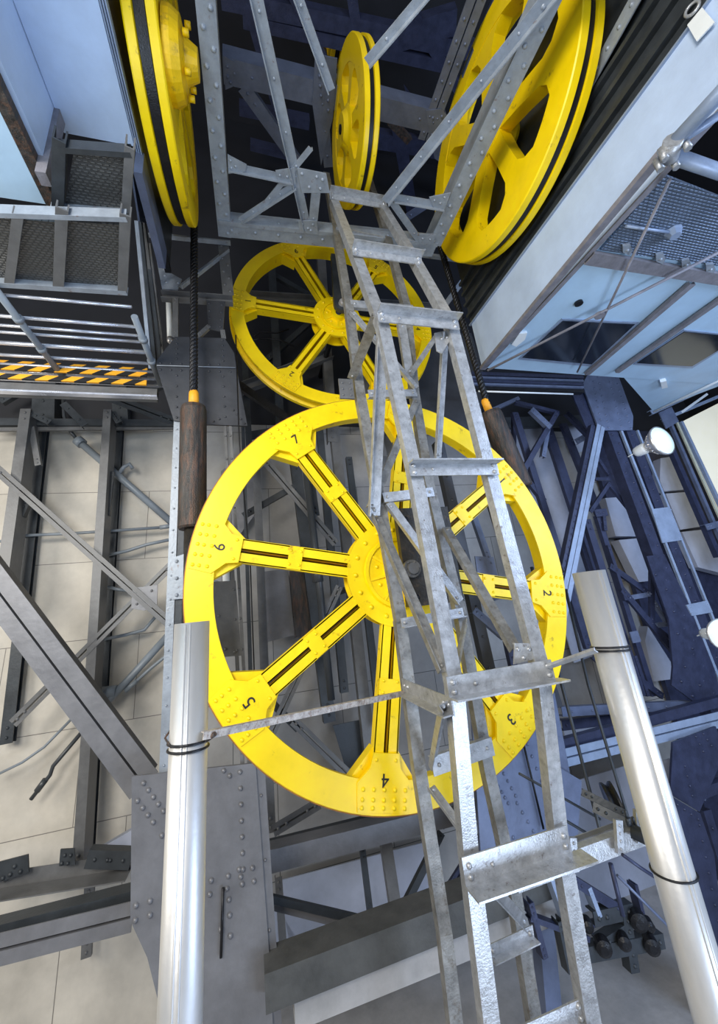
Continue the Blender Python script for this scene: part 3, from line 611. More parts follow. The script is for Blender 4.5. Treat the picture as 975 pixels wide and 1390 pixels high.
t = thing('heavy_girder', 'grey double-channel beam low at the left, ending at the low riveted plate', 'girder', P(0, 1280, Y=5.0))
pm('web', t, -20, 1293, 180, 1243, 34, Y=5.0, kind='D', material=GPLATE, gap=.02, d=.2, ends=False)
pm('flange', t, -20, 1268, 180, 1216, 13, Y=5.08, kind='B', material=DARK, d=.16, ends=False)
# conduits on the beige wall
def conduit(label, pts, r, Y=6.85, material=PVC, coll=()):
    a = P(pts[0][0], pts[0][1], Y=Y); t = thing('conduit', label, 'pipe', a)
    ptube('pipe', t, pts, r, Y, material)
    for j in range(0, len(coll), 2): ptube('coupling', t, [coll[j], coll[j+1]], r*1.5, Y, material)
    return t
conduit('thick blue-grey conduit sloping down across the upper beige panels', [(106, 598), (233, 709)], 4.6, coll=[(105, 597), (112, 603)])
conduit('thin dark conduit dropping with a bend to the head of the thick one', [(86, 543), (87, 565), (93, 582), (104, 596)], 2.3, material=PVCD)
conduit('short hooked conduit branching off the thick sloping conduit', [(160, 645), (168, 634), (176, 630), (180, 636)], 2.6)
conduit('thin level conduit across the beige panels ending in a coupling', [(0, 735), (30, 727), (100, 724), (219, 716)], 2.0, coll=[(217, 716), (232, 714)])
conduit('thin conduit rising to the right just under the level one', [(145, 754), (172, 748), (200, 739), (238, 731)], 2.2)
conduit('thin conduit entering the crossing plate of the braces', [(143, 796), (160, 800), (180, 803)], 2.2)
conduit('thick conduit rising from the lower left to the left column', [(146, 952), (172, 925), (236, 854)], 5.0, coll=[(138, 940), (158, 938)])
conduit('slim grey pipe with white clips under the thick rising conduit', [(170, 938), (206, 906), (222, 893), (238, 880)], 2.2, coll=[(170, 938), (186, 924)])
conduit('curved thin conduit below the brace crossing', [(140, 868), (170, 862), (196, 855), (212, 836)], 2.2)
conduit('dark pipe stub hanging with a fat end low on the beige panels', [(110, 995), (72, 1040), (68, 1052), (42, 1085)], 2.6, material=PVCD, coll=[(62, 1058), (50, 1074)])
conduit('thin sagging cable across the lower beige panels', [(98, 975), (60, 1014), (30, 1035), (-5, 1052)], 1.7)
conduit('bent conduit just right of the rusty cylinder seen through the largest wheel', [(284, 790), (298, 792), (286, 815), (290, 830)], 5, Y=6.0)

# ================================================================ structure seen through the wheels
t = thing('rear_frame', 'dark posts, braces and panels seen through the left half of the largest wheel', 'steel frame', (1.5, 6.2, -H))
KD = dict(Y=6.2, material=STEEL)
pm('post', t, 347, 600, 368, 1130, 11, kind='I', **KD); pm('post', t, 330, 580, 344, 1040, 5, kind='B', d=.05, Y=6.0, material=DARK)
pm('post', t, 400, 620, 448, 980, 15, kind='C', Y=6.6, material=DARK); pm('post', t, 432, 560, 468, 940, 10, kind='L', Y=6.3, material=DARK)
pm('post', t, 452, 560, 505, 1040, 14, kind='L', Y=6.4, material=STEEL); pm('post', t, 474, 620, 520, 1000, 9, kind='L', Y=6.1, material=DARK)
pm('post', t, 415, 590, 430, 700, 8, kind='L', Y=6.1, material=DARK)
pm('diagonal_brace', t, 355, 620, 456, 738, 11, kind='D', Y=6.0, material=STEEL, gap=.02); pm('diagonal_brace', t, 461, 796, 362, 1010, 11, kind='D', Y=6.0, material=STEEL, gap=.02)
pm('diagonal_brace', t, 330, 700, 400, 660, 8, kind='L', Y=6.3, material=DARK)
pm('diagonal_brace', t, 398, 978, 484, 1062, 12, kind='D', Y=6.0, material=STEEL, gap=.02); pm('diagonal_brace', t, 371, 1128, 434, 1090, 14, kind='D', Y=6.0, material=STEEL, gap=.02)
pm('diagonal_brace', t, 355, 940, 405, 990, 9, kind='L', Y=6.1, material=DARK)
pplate('infill_panel', t, [(357, 776), (391, 772), (400, 862), (362, 872)], Y=6.8, material=GPLATE)
pplate('infill_panel', t, [(393, 772), (430, 770), (438, 858), (401, 865)], Y=6.7, material=RUSTY, label='rust-brown panel')
pplate('infill_panel', t, [(452, 985), (500, 975), (500, 1040), (470, 1045)], Y=6.6, material=DARK)
pplate('infill_panel', t, [(300, 640), (345, 600), (345, 700), (300, 760)], Y=6.9, material=GPLATE)
t = thing('rear_frame', 'grey beams and posts below the bottom of the largest wheel', 'steel frame', (1.2, 5.6, -H))
pm('cross_beam', t, 365, 1170, 760, 1070, 23, Y=5.4, kind='L', material=GPLATE, d=.2, ends=False); pm('top_flange', t, 365, 1152, 760, 1052, 12, Y=5.6, kind='B', material=DARK, d=.1, ends=False)
pm('post', t, 517, 1095, 542, 1260, 15, Y=5.9, kind='L', material=STEEL); pm('post', t, 492, 1150, 503, 1240, 8, Y=6.1, kind='L', material=DARK)
pm('post', t, 378, 1190, 386, 1310, 10, Y=5.9, kind='L', material=STEEL)
pm('diagonal_brace', t, 352, 1216, 505, 1252, 8, Y=5.0, kind='L', material=DARK); pm('diagonal_brace', t, 352, 1225, 495, 1262, 7, Y=5.05, kind='B', d=.03, material=GPLATE)
pm('diagonal_brace', t, 545, 1240, 600, 1130, 9, Y=5.9, kind='L', material=DARK)
pm('diagonal_brace', t, 600, 1120, 650, 1080, 11, Y=5.6, kind='D', material=DBLUE)
pm('diagonal_brace', t, 585, 1250, 660, 1130, 12, Y=5.9, kind='D', material=DBLUE)
for i, q in enumerate(([(378, 1196), (590, 1140), (590, 1222), (396, 1296)], [(372, 1225), (420, 1300), (400, 1400), (372, 1400)])):
    pplate('infill_panel', t, q, Y=6.95, material=PALEB)
t = thing('sloping_beam', 'dark olive beam with a pale lower edge, rising to the right at the bottom of the photo', 'beam', P(500, 1270, Y=4.4))
pm('web', t, 360, 1350, 780, 1186, 36, Y=4.45, kind='B', material=OLIVE, d=.3, ends=False)
pm('lower_edge', t, 400, 1372, 780, 1222, 36, Y=4.55, kind='B', material=CONC, d=.3, ends=False)
# behind the smaller wheel
t = thing('rear_frame', 'dark beams and posts seen through the smaller six-spoked wheel', 'steel frame', P(380, 540, Y=6.5))
pm('cross_beam', t, 320, 398, 600, 416, 12, Y=6.3, kind='U', material=STEEL, d=.14, ends=False); pm('cross_beam', t, 320, 528, 450, 478, 14, Y=6.3, kind='U', material=STEEL, d=.14, ends=False)
pm('cross_beam', t, 340, 590, 520, 560, 9, Y=6.6, kind='C', material=DARK, ends=False)
pm('post', t, 368, 340, 382, 600, 10, Y=6.5, kind='L', material=DARK); pm('post', t, 436, 340, 452, 600, 12, Y=6.4, kind='L', material=STEEL); pm('post', t, 330, 440, 340, 640, 8, Y=6.5, kind='L', material=DARK)
pm('post', t, 480, 440, 520, 620, 12, Y=6.5, kind='L', material=STEEL)
pm('diagonal_brace', t, 322, 520, 402, 575, 10, Y=6.1, kind='L', material=BLACK); pm('diagonal_brace', t, 360, 490, 440, 420, 7, Y=6.6, kind='L', material=DARK); pm('diagonal_brace', t, 350, 360, 420, 400, 7, Y=6.6, kind='L', material=DARK)
ptube('cable', t, [(345, 457), (352, 450), (376, 452), (392, 447)], 1.2, 6.2, BLACK); ptube('cable', t, [(343, 462), (358, 459), (378, 461), (400, 470)], 1.2, 6.2, BLACK)
# thin wires
def wire(label, pts, r, Y, material=BLACK): return tag(ptube('wire_rope', None, pts, r, Y, material, 8), label, 'wire')
wire('thin black wire hanging left of the smaller wheel, inside the largest wheel', [(320, 455), (325, 600), (340, 770), (350, 1040)], .9, 4.5)
wire('thin black wire rope hanging from above behind the small centre wheel', [(474, -40), (479, 0), (472, 40), (460, 120)], 1.6, 4.6)
# fluorescent lamps and dark conduits
def tubelamp(label, x1, y1, x2, y2, w, Y):
    p = P(x1, y1, Y=Y); q = P(x2, y2, Y=Y); t = thing('tube_lamp', label, 'lamp', q); r = w*pxm(p)/2
    mb = MB(); mb.tube([p, q], r, 16); obj('diffuser', mb, WHITE, t); d = (q-p).normalized()
    mb = MB(); mb.tube([q-d*.02, q+d*.05, q+d*.08], [r*1.1, r*1.1, r*.5], 16); mb.tube([p+d*.02, p-d*.05], r*1.1, 16); obj('end_cap', mb, SILVER, t)
    mb = MB(); member(mb, p+V((0, r, 0)), q+V((0, r, 0)), r*2.4, 'C', .05); obj('backplate', mb, STEEL, t)
tubelamp('white tube lamp upright inside the left edge of the largest wheel', 303, 690, 311, 872, 9, 5.2)
tubelamp('white tube lamp leaning behind the mast, right part of the largest wheel', 609, 668, 642, 818, 8, 5.0)
tubelamp('grey tube lamp hanging beside the black rope under the left beams', 229, 408, 231, 460, 7, 5.4)
conduit('fat dark conduit with round end hanging inside the largest wheel', [(416, 640), (432, 780), (450, 950)], 5, Y=5.9, material=PVCD, coll=[(430, 770), (432, 790)])

# ================================================================ platform and grating at upper left
PZ = 3.3
t = thing('service_platform', 'steel service platform with chequered plates seen from below at the upper left', 'platform', (-2.4, 3.0, PZ))
K = dict(Z=PZ+.06, n=NZ)
pplate('floor_plate', t, [(-60, 292), (22, 296), (8, 388), (-90, 380)], material=CHEQ, **K)
pplate('floor_plate', t, [(30, 298), (80, 302), (72, 384), (14, 381)], material=CHEQ, **K)
pplate('floor_plate', t, [(92, 300), (166, 306), (163, 394), (86, 388)], material=CHEQ, **K)
pplate('floor_plate', t, [(100, 206), (172, 214), (166, 288), (88, 280)], Z=PZ+.30, n=NZ, material=CHEQ)
K = dict(Z=PZ, n=NZ, ends=False)
pm('joist', t, 24, 292, 12, 388, 11, kind='C', material=STEEL, d=.08, **K); pm('joist', t, 84, 284, 79, 392, 13, kind='C', material=STEEL, d=.08, **K); pm('joist', t, 170, 292, 166, 398, 12, kind='C', material=STEEL, d=.12, **K)
pm('edge_beam', t, -60, 383, 172, 398, 8, kind='C', material=LSTEEL, d=.1, **K); pm('edge_beam', t, -60, 290, 172, 298, 7, kind='C', material=LSTEEL, d=.1, **K)
K = dict(Z=PZ+.24, n=NZ, ends=False)
pm('joist', t, 80, 190, 78, 292, 14, kind='C', material=DARK, d=.14, **K); pm('joist', t, 176, 200, 170, 300, 11, kind='C', material=STEEL, d=.14, **K); pm('edge_beam', t, 78, 203, 178, 210, 7, kind='C', material=DARK, d=.1, **K)
pm('edge_beam', t, 70, 285, 172, 293, 7, kind='C', material=LSTEEL, d=.08, **K)
# stepped side stringers hanging at the right of the platform
for i, (x1, y1, x2, y2, w, mt_) in enumerate(((182, 215, 214, 512, 8, DARK), (190, 260, 218, 470, 6, STEEL), (196, 300, 220, 500, 4, DARK), (186, 300, 205, 500, 4, LSTEEL), (203, 330, 224, 505, 5, STEEL))):
    pm('side_channel', t, x1, y1, x2, y2, w, X=-1.22, n=NXP, kind='C', material=mt_, d=.04, ends=False)
pplate('side_plate', t, [(176, 210), (196, 226), (206, 290), (203, 305), (190, 300)], X=-1.2, n=NXP, material=BLUE, grid=rivline(185, 222, 198, 285, 5)+rivline(192, 262, 196, 296, 3), rr=.012)
t = thing('tube_grating', 'level grid of bright tubular bars below the service platform at left', 'grating', (-2.4, 4.2, PZ))
for (y0, y1, r) in ((401, 413, 2.2), (430, 441, 2.3), (444, 452, 2.0), (455, 459, 2.0), (468, 475, 2.8), (485, 490, 2.2), (497, 502, 1.8), (508, 510, 2.8), (518, 521, 2.0)):
    x1 = 170+(y1-395)*.42
    p = P(-60, y0-3, Z=PZ); q = P(x1, y1, Z=PZ); q.y = p.y = (p.y+q.y)/2; mb = MB(); mb.tube([p, q], r*pxm(q), 12); obj('bar', mb, BRIGHT, t)
for pts in ([(-15, 350), (0, 390), (52, 470), (82, 515)], [(168, 397), (185, 430), (208, 495), (216, 522)]):
    a, b = P(*pts[1], Z=PZ-.04), P(*pts[-1], Z=PZ-.04); b.x = a.x = (a.x+b.x)/2
    mb = MB(); mb.tube([a, b], .035, 14); obj('bearer', mb, PVC, t)
    for k in (.28, .6):
        c = a+(b-a)*k; mb = MB(); mb.tube([c-V((0, .03, 0)), c+V((0, .03, 0))], .048, 14); obj('clamp', mb, PVC, t)
t = thing('hazard_board', 'yellow and black striped kick board at the far end of the tube grating', 'sign board', P(100, 500, Y=5.05))
p = P(-40, 489, Y=5.0); q = P(200, 508, Y=5.0); mb = MB(); mb.box((p.x, 4.98, 3.22), (q.x, 5.0, 3.35)); obj('board', mb, HAZ, t)
mb = MB(); mb.box((p.x, 4.99, 3.10), (q.x, 5.02, 3.17)); obj('lower_board', mb, HAZ, t)
t = thing('platform_beam', 'bright edged end beam under the hazard board at left', 'beam', P(100, 525, Y=5.1))
mb = MB(); mb.box((p.x-1, 5.05, 2.93), (P(214, 520, Y=5.05).x, 5.15, 3.08)); obj('web', mb, STEEL, t)
mb = MB(); mb.box((p.x-1, 4.98, 2.92), (P(216, 520, Y=5.05).x, 5.06, 2.945)); obj('flange', mb, BRIGHT, t)

# ================================================================ blue boxed soffit at upper left
t = thing('box_girder', 'pale blue boxed girder running overhead at the top left corner', 'girder', (-1.6, 1.5, 4.6))
SZ = 4.59
mb = MB(); mb.box((-1.66, -.5, SZ), (-1.06, 3.0, SZ+.5)); obj('soffit', mb, WHITEB, t)
mb = MB(); mb.box((-1.72, -.5, 3.95), (-1.665, 2.88, SZ+.4)); obj('side_panel', mb, WHITEB, t)
mb = MB(); mb.box((-4.6, -.5, 3.88), (-1.80, 3.2, 3.94)); obj('lower_soffit', mb, SKYB, t)
mb = MB()
for k in range(3): mb.box((-1.055+k*.022, -.5, SZ+.0-k*.012), (-1.043+k*.022, 3.35, SZ+.04))
obj('edge_strip', mb, LBLUE, t)
mb = MB(); mb.box((-1.79, -.5, 3.86), (-1.70, 3.2, 3.945)); obj('lower_edge', mb, RUSTY, t)
mb = MB(); mb.box((-1.70, 2.80, 3.75), (-1.62, 2.92, SZ+.02)); obj('end_post', mb, BROWNG, t)
t = thing('side_wall_beam', 'dark long beam between the pale blue box girder and the top left wheel', 'beam', (-.95, 1.5, 4.9))
mb = MB(); mb.box((-1.06, -.5, 4.70), (-1.02, 4.6, 6.4)); obj('web', mb, DARK, t)
mb = MB(); mb.box((-1.075, -.5, 4.64), (-1.0, 4.6, 4.70)); obj('flange', mb, BLACK, t)
mb = MB(); mb.box((-1.06, 3.05, 4.30), (-.98, 4.2, 4.60)); obj('end_cleat', mb, BLUE, t)

# ================================================================ pale blue car body at upper right
UZ = 3.33; SX = 3.5
t = thing('box_girder', 'pale blue boxed girder with panelled underside and dark windows at the upper right', 'girder', (4.5, 2.5, UZ))
mb = MB(); mb.box((SX, -1.0, UZ), (SX+.06, 4.46, 4.18)); obj('side_panel', mb, WHITEB, t)
mb = MB(); mb.box((SX+.061, 1.95, UZ+.02), (9.5, 4.46, UZ+.10)); obj('underside', mb, SKYB, t)
mb = MB(); mb.box((SX-.01, -1.0, UZ-.02), (SX+.05, 4.46, UZ+.0)); obj('bottom_trim', mb, BROWNG, t)
pplate('underside_extension', t, [(836, 500), (1040, 490), (1040, 500), (887, 558)], Z=UZ+.03, t=.04, material=SKYB, n=NZ)
mb = MB(); mb.tube([P(888, 559, Z=UZ), P(1040, 486, Z=UZ)], .022, 12); obj('edge_tube', mb, WHITE, t)
def uw(pix):
    pplate('window_frame', t, pix, Z=UZ+.005, t=.013, material=LBLUE, n=NZ)
    c = (sum(q[0] for q in pix)/4, sum(q[1] for q in pix)/4)
    f = obj_last = pplate('window', t, [(c[0]+(x-c[0])*.93, c[1]+(y-c[1])*.90) for x, y in pix], Z=UZ-.005, t=.012, material=GLASS, n=NZ, label='dark glass pane')
uw([(763, 433), (868, 438), (805, 498), (704, 488)]); uw([(929, 448), (1010, 456), (940, 500), (860, 495)])
K = dict(Z=UZ-.03, n=NZ, ends=False)
pm('rib', t, 940, 385, 797, 508, 8, kind='C', material=BROWNG, d=.05, **K); pm('rib', t, 1000, 392, 838, 505, 7, kind='C', material=BROWNG, d=.05, **K)
pm('cross_strip', t, 800, 350, 1060, 392, 17, kind='C', material=BROWNG, d=.04, **K)
pm('rib', t, 905, 205, 655, 502, 9, kind='L', material=BROWNG, d=.05, Z=UZ-.025, n=NZ, ends=False)
pplate('floor_grate', t, [(815, 340), (902, 238), (1060, 300), (1060, 372)], Z=UZ-.012, t=.03, material=CHEQB, n=NZ)
for (x, y) in ((852, 340), (897, 352), (932, 360), (965, 366)): pplate('lug', t, [(x-6, y-6), (x+4, y-8), (x+7, y), (x+3, y+7), (x-6, y+3)], Z=UZ-.05, t=.03, material=LSTEEL, n=NZ, grid=[(x, y)], rr=.015)
mb = MB(); c = P(915, 316, Z=UZ-.03); mb.lathe([(0, -.05), (.05, -.05), (.07, 0), (.09, .03), (0, .03)], c, V((0, 0, 1)), 8); mb.tube([c, P(850, 307, Z=UZ-.03)], .015, 8); obj('bolt', mb, LBLUE, t)
mb = MB(); c = P(786, 412, Z=UZ); mb.lathe([(0, -.01), (.05, -.01), (.05, .02), (0, .02)], c, V((0, 0, 1)), 20); obj('grommet', mb, BLACK, t)
pplate('light_fitting', t, [(695, 468), (705, 453), (716, 452), (713, 461), (701, 471)], Z=UZ-.02, t=.04, material=WHITE, n=NZ)
pplate('junction_box', t, [(897, 519), (905, 517), (907, 526), (899, 528)], Z=UZ-.04, t=.06, material=WHITE, n=NZ)
mb = MB(); mb.box((3.52, -1.0, 4.19), (3.58, 4.5, 6.6))
for k in range(4): mb.box((3.46, -1.0, 4.32+k*.22), (3.52, 4.5, 4.37+k*.22))
obj('upper_side', mb, DARK, t, 'dark ribbed side above the pale face')
mb = MB(); member(mb, P(905, -80, X=3.44), P(790, 130, X=3.44), .17, 'L', .05, NXM, riv=.14, rows=1); obj('riveted_rail', mb, LSTEEL, t)
mb = MB(); mb.box((3.475, -1.0, 4.17), (3.51, 4.5, 4.19)); obj('edge_bead', mb, LBLUE, t)
# hanging tag, braces and tubes
t = thing('name_tag', 'small blank white plate hanging on a shackle at the top right corner', 'tag', P(946, 56, X=3.46))
pplate('tag_plate', t, [(933, 34), (953, 10), (970, 30), (946, 56)], X=3.46, t=.012, material=WHITE, n=NXM)
mb = MB(); c = P(940, 12, X=3.44); mb.lathe([(.045+.012*math.cos(a*math.pi/4), .012*math.sin(a*math.pi/4)) for a in range(8)], c, V((1, .3, 0)), 20, smooth=True); obj('shackle', mb, GALV, t)
t = thing('tie_rods', 'crossed brown tie rods under the pale blue underside at right', 'brace', P(780, 509, Z=UZ-.1))
for a_, b_ in (((910, 243), (784, 505)), ((985, 338), (662, 503))):
    mb = MB(); p = P(*a_, Z=UZ-.12); q = P(*b_, Z=UZ-.12); mb.tube([p, q], 2.2*pxm(p), 10); obj('rod', mb, BROWNG, t)
mb = MB(); mb.box((0, 0, 0), (0.001, .001, .001)); 
c = P(814, 428, Z=UZ-.12); mb = MB(); mb.lathe([(0, -.02), (.06, -.02), (.06, .02), (0, .02)], c, V((0, 0, 1)), 16); obj('centre_clamp', mb, BROWNG, t)
t = thing('handrail', 'pale blue tube rail with clamp at the upper right beside the boxed girder', 'rail', P(915, 195, Z=UZ-.1))
for a_, b_, r in (((917, 192), (1040, 60), .055), ((915, 212), (1060, 262), .055), ((905, 205), (1000, 140), .03)):
    mb = MB(); mb.tube([P(*a_, Z=UZ-.10), P(*b_, Z=UZ-.10)], r, 16); obj('tube', mb, LBLUE, t)
mb = MB(); c = P(911, 203, Z=UZ-.12)
mb.tube([c-V((.05, .06, 0)), c+V((.05, .06, 0))], .07, 10)
for dx, dy in ((-.06, .03), (.05, -.07), (.1, .06), (-.02, .1)): mb.tube([c+V((dx, dy, -.09)), c+V((dx, dy, .03))], .028, 6)
obj('clamp', mb, GALV, t)

# ================================================================ right side steelwork
RY = 5.5
t = thing('riveted_column', 'dark blue twin-webbed riveted column at the far right under a large gusset plate', 'column', P(1100, 1300, Y=RY))
g = []
for i in range(9):
    y = 510+i*8.6; g += [(804+i*1.6, y), (812+i*1.8, y+2), (826+i*2.2, y), (836+i*2.6, y+3)]
pplate('gusset_plate', t, [(791, 522), (803, 499), (836, 500), (860, 565), (859, 584), (821, 584), (811, 576)], Y=RY-.05, t=.03, material=BLUE, grid=g, rr=.02)
pplate('gusset_plate', t, [(776, 532), (790, 522), (811, 576), (797, 582)], Y=RY, t=.03, material=DBLUE, grid=rivline(786, 535, 803, 572, 6), rr=.012)
pm('web', t, 831, 584, 990, 1010, 19, Y=RY, kind='C', material=DBLUE, riv=.20, rows=3, d=.2, rr=.022)
pm('web', t, 856, 584, 1000, 965, 17, Y=RY, kind='C', material=DBLUE, riv=.22, d=.2, rr=.022)
pm('edge_angle', t, 844, 584, 1000, 980, 4, Y=RY-.02, kind='L', material=LBLUE, ends=False); pm('edge_angle', t, 866, 584, 985, 880, 3.5, Y=RY-.02, kind='L', material=LBLUE, ends=False)
pplate('batten_plate', t, [(885, 691), (909, 688), (927, 733), (900, 737)], Y=RY-.04, t=.02, material=LBLUE, grid=[(889, 699), (892, 708), (896, 720), (911, 692), (914, 702), (922, 722), (924, 730), (902, 731)], rr=.012)
pplate('batten_plate', t, [(932, 821), (961, 815), (968, 831), (940, 836)], Y=RY-.04, t=.02, material=LBLUE, grid=[(937, 824), (939, 831), (960, 820), (963, 829)], rr=.012)
pplate('gusset_plate', t, [(878, 755), (902, 752), (960, 870), (985, 965), (950, 958), (912, 930), (914, 905), (908, 840)], Y=RY-.02, t=.03, material=DBLUE, grid=[(890, 780), (905, 800), (915, 830), (920, 860), (940, 880), (930, 905), (950, 930), (925, 925), (940, 945)], rr=.022)
t = thing('diagonal_girder', 'light blue double-angle diagonal running down from the gusset to the right pipe', 'girder', P(778, 768, Y=5.35))
pm('web', t, 816, 578, 752, 890, 14, Y=5.35, kind='D', material=LBLUE, gap=.012, d=.15, ends=False)
pm('flange', t, 806, 578, 742, 890, 9, Y=5.38, kind='C', material=DBLUE, riv=.12, d=.1)
t = thing('cross_girder', 'dark ribbed girder level under the pale blue underside, right of the mast', 'girder', P(720, 525, Y=4.9))
for (dy, w, mt_, yy) in ((0, 5, DBLUE, 4.9), (5, 3, BLUE, 4.88), (10, 4, DBLUE, 4.9), (14, 3, BLUE, 4.88), (19, 5, BLACK, 4.92)):
    pm('flange', t, 640, 507+dy, 792, 512+dy, w, Y=yy, kind='B', material=mt_, d=.1, ends=False)
mb = MB(); mb.tube([P(650, 531, Y=4.8), P(778, 535, Y=4.8)], .014, 10); obj('bright_tube', mb, WHITE, t)
t = thing('wall_frame', 'dark posts and crossed braces in front of pale panels, between the largest wheel and the light blue diagonal', 'steel frame', P(740, 700, Y=6))
for (x1, y1, x2, y2, w, Y_, mt_) in ((699, 560, 800, 880, 10, 6.0, DBLUE), (680, 560, 760, 800, 7, 6.3, DARK), (742, 575, 850, 900, 15, 6.3, DBLUE), (765, 575, 815, 700, 10, 6.5, DBLUE), (757, 560, 706, 648, 7, 5.8, DBLUE), (722, 555, 748, 580, 9, 5.8, BLUE), (699, 562, 699, 640, 5, 6.2, DBLUE), (656, 575, 800, 570, 16, 6.6, DARK),
        (660, 560, 705, 540, 5, 5.9, BLUE), (700, 545, 760, 560, 5, 5.9, DBLUE), (745, 580, 738, 620, 6, 6.0, BLUE), (716, 650, 740, 680, 7, 6.0, DBLUE), (770, 560, 800, 590, 8, 6.2, DBLUE), (782, 600, 800, 590, 8, 6.4, BLUE)):
    pm('brace' if w < 8 else 'post', t, x1, y1, x2, y2, w, Y=Y_, kind='C', material=mt_, d=.08)
pplate('infill_panel', t, [(685, 578), (735, 578), (835, 880), (780, 900)], Y=6.9, material=PALEB); pplate('infill_panel', t, [(770, 575), (795, 575), (795, 612), (783, 615)], Y=6.9, material=PALEB)
t = thing('lattice_bracket', 'dark blue lattice of posts and struts right of the right pipe', 'steel frame', P(880, 940, Y=5.9))
KB = dict(material=DBLUE, kind='C', d=.08)
pm('post', t, 797, 705, 872, 945, 11, Y=5.7, riv=0, **KB); pm('post', t, 812, 700, 888, 945, 8, Y=5.8, **KB); pm('post', t, 785, 720, 852, 930, 8, Y=5.9, **KB)
for (x1, y1, x2, y2, w) in ((828, 768, 882, 806, 8), (852, 812, 885, 806, 6), (885, 770, 885, 850, 7), (844, 800, 930, 902, 9), (888, 816, 908, 846, 6), (890, 850, 918, 872, 5), (886, 850, 912, 846, 6), (922, 880, 928, 898, 4), (802, 695, 828, 656, 5), (826, 655, 856, 692, 5), (812, 622, 828, 645, 5), (808, 650, 830, 650, 4), (808, 697, 824, 695, 10), (838, 900, 900, 945, 8), (805, 890, 850, 930, 8), (820, 700, 822, 720, 5), (826, 740, 850, 815, 5), (862, 890, 880, 945, 5)):
    pm('strut', t, x1, y1, x2, y2, w, Y=5.75, material=BLUE if w == 6 else DBLUE, kind='L', d=.05)
pplate('batten_plate', t, [(855, 858), (866, 856), (871, 871), (860, 873)], Y=5.6, t=.02, material=BLUE)
t = thing('lattice_bracket', 'pale blue channel beam with riveted dark branches low at the right edge', 'steel frame', P(900, 1050, Y=5.2))
pm('channel', t, 760, 1030, 1010, 968, 19, Y=5.2, kind='D', material=LBLUE, gap=.02, d=.15, ends=False); pm('channel_flange', t, 760, 1012, 985, 950, 12, Y=5.25, kind='B', material=DBLUE, d=.1, ends=False)
pm('upper_channel', t, 762, 966, 938, 957, 11, Y=5.6, kind='C', material=BLUE, riv=.35, d=.1); pm('upper_channel', t, 764, 985, 905, 968, 12, Y=5.8, kind='C', material=DBLUE, d=.1)
pplate('branch_plate', t, [(914, 1008), (972, 986), (985, 1020), (950, 1102), (910, 1078)], Y=5.1, t=.03, material=DBLUE, grid=rivline(945, 1000, 955, 1020, 3)+rivline(955, 996, 966, 1012, 3)+rivline(930, 1040, 940, 1080, 4), rr=.016)
g = [(905+random.random()*50, 1095+random.random()*150) for i in range(40)]
pplate('branch_plate', t, [(895, 1086), (914, 1082), (951, 1104), (970, 1160), (1000, 1420), (960, 1420), (925, 1240)], Y=4.9, t=.03, material=DBLUE, grid=rivline(905, 1092, 958, 1290, 12)+rivline(920, 1092, 948, 1112, 4)+rivline(950, 1120, 975, 1250, 7), rr=.016)
pm('branch', t, 884, 1020, 905, 1090, 9, Y=5.2, kind='C', material=DBLUE, riv=.15, d=.1); pm('branch', t, 968, 1010, 955, 1085, 8, Y=5.4, kind='C', material=BLUE, d=.1); pm('branch', t, 948, 1080, 1000, 1060, 12, Y=5.3, kind='C', material=DBLUE, d=.1); pm('branch', t, 960, 1100, 990, 1200, 14, Y=5.5, kind='C', material=DBLUE, riv=.3, d=.1)
pplate('panel', t, [(896, 1034), (910, 1030), (915, 1064), (908, 1070)], Y=5.6, material=PALEB)
pplate('panel', t, [(764, 986), (835, 975), (842, 1005), (772, 1018)], Y=6.2, material=PALEB)
pplate('panel', t, [(772, 1150), (905, 1100), (940, 1290), (790, 1330)], Y=6.6, material=PALEB)
pplate('panel', t, [(757, 1068), (880, 1030), (900, 1095), (772, 1140)], Y=6.6, material=PALEB)
# vaulted pale panels on the right wall
def vault(label, pts, curve):
    c0, c1, bul = curve; cv = []
    for i in range(9):
        s = i/8; x = c0[0]+(c1[0]-c0[0])*s; y = c0[1]+(c1[1]-c0[1])*s
        nx, ny = -(c1[1]-c0[1]), (c1[0]-c0[0]); L = math.hypot(nx, ny); k = bul*4*s*(1-s); cv.append((x+nx/L*k, y+ny/L*k))
    o = pplate('vault_panel', None, pts+cv, Y=6.7, t=.2, material=PALEB); tag(o, label, 'panel')
vault('topmost of the curved pale panels by the far right column', [(902, 667), (896, 652), (897, 622)], ((911, 620), (934, 664), -6))
vault('second curved pale panel from the top at far right', [(924, 719), (904, 670)], ((931, 668), (956, 714), -7))
vault('third curved pale panel down at far right', [(948, 770), (926, 722)], ((953, 719), (988, 780), -8))
vault('curved pale panel beside the dark lattice, right of the right pipe', [(836, 728), (822, 676)], ((857, 674), (877, 728), -7))
vault('curved pale panel below the other beside the dark lattice', [(868, 790), (840, 733)], ((872, 730), (888, 788), -7))
o = pplate('vault_panel', None, [(880, 850), (915, 905), (912, 922), (888, 925), (876, 870)], Y=6.7, t=.2, material=PALEB); tag(o, 'lowest pale panel in the dark lattice at right', 'panel')
mb = MB(); p = P(800, 600, Y=6.95); mb.box((p.x, 6.95, -H), (11.9, 7.05, 3.61)); tag(obj('backing_wall', mb, DBLUE, None), 'dark blue cladding behind the steelwork at the right', 'cladding')
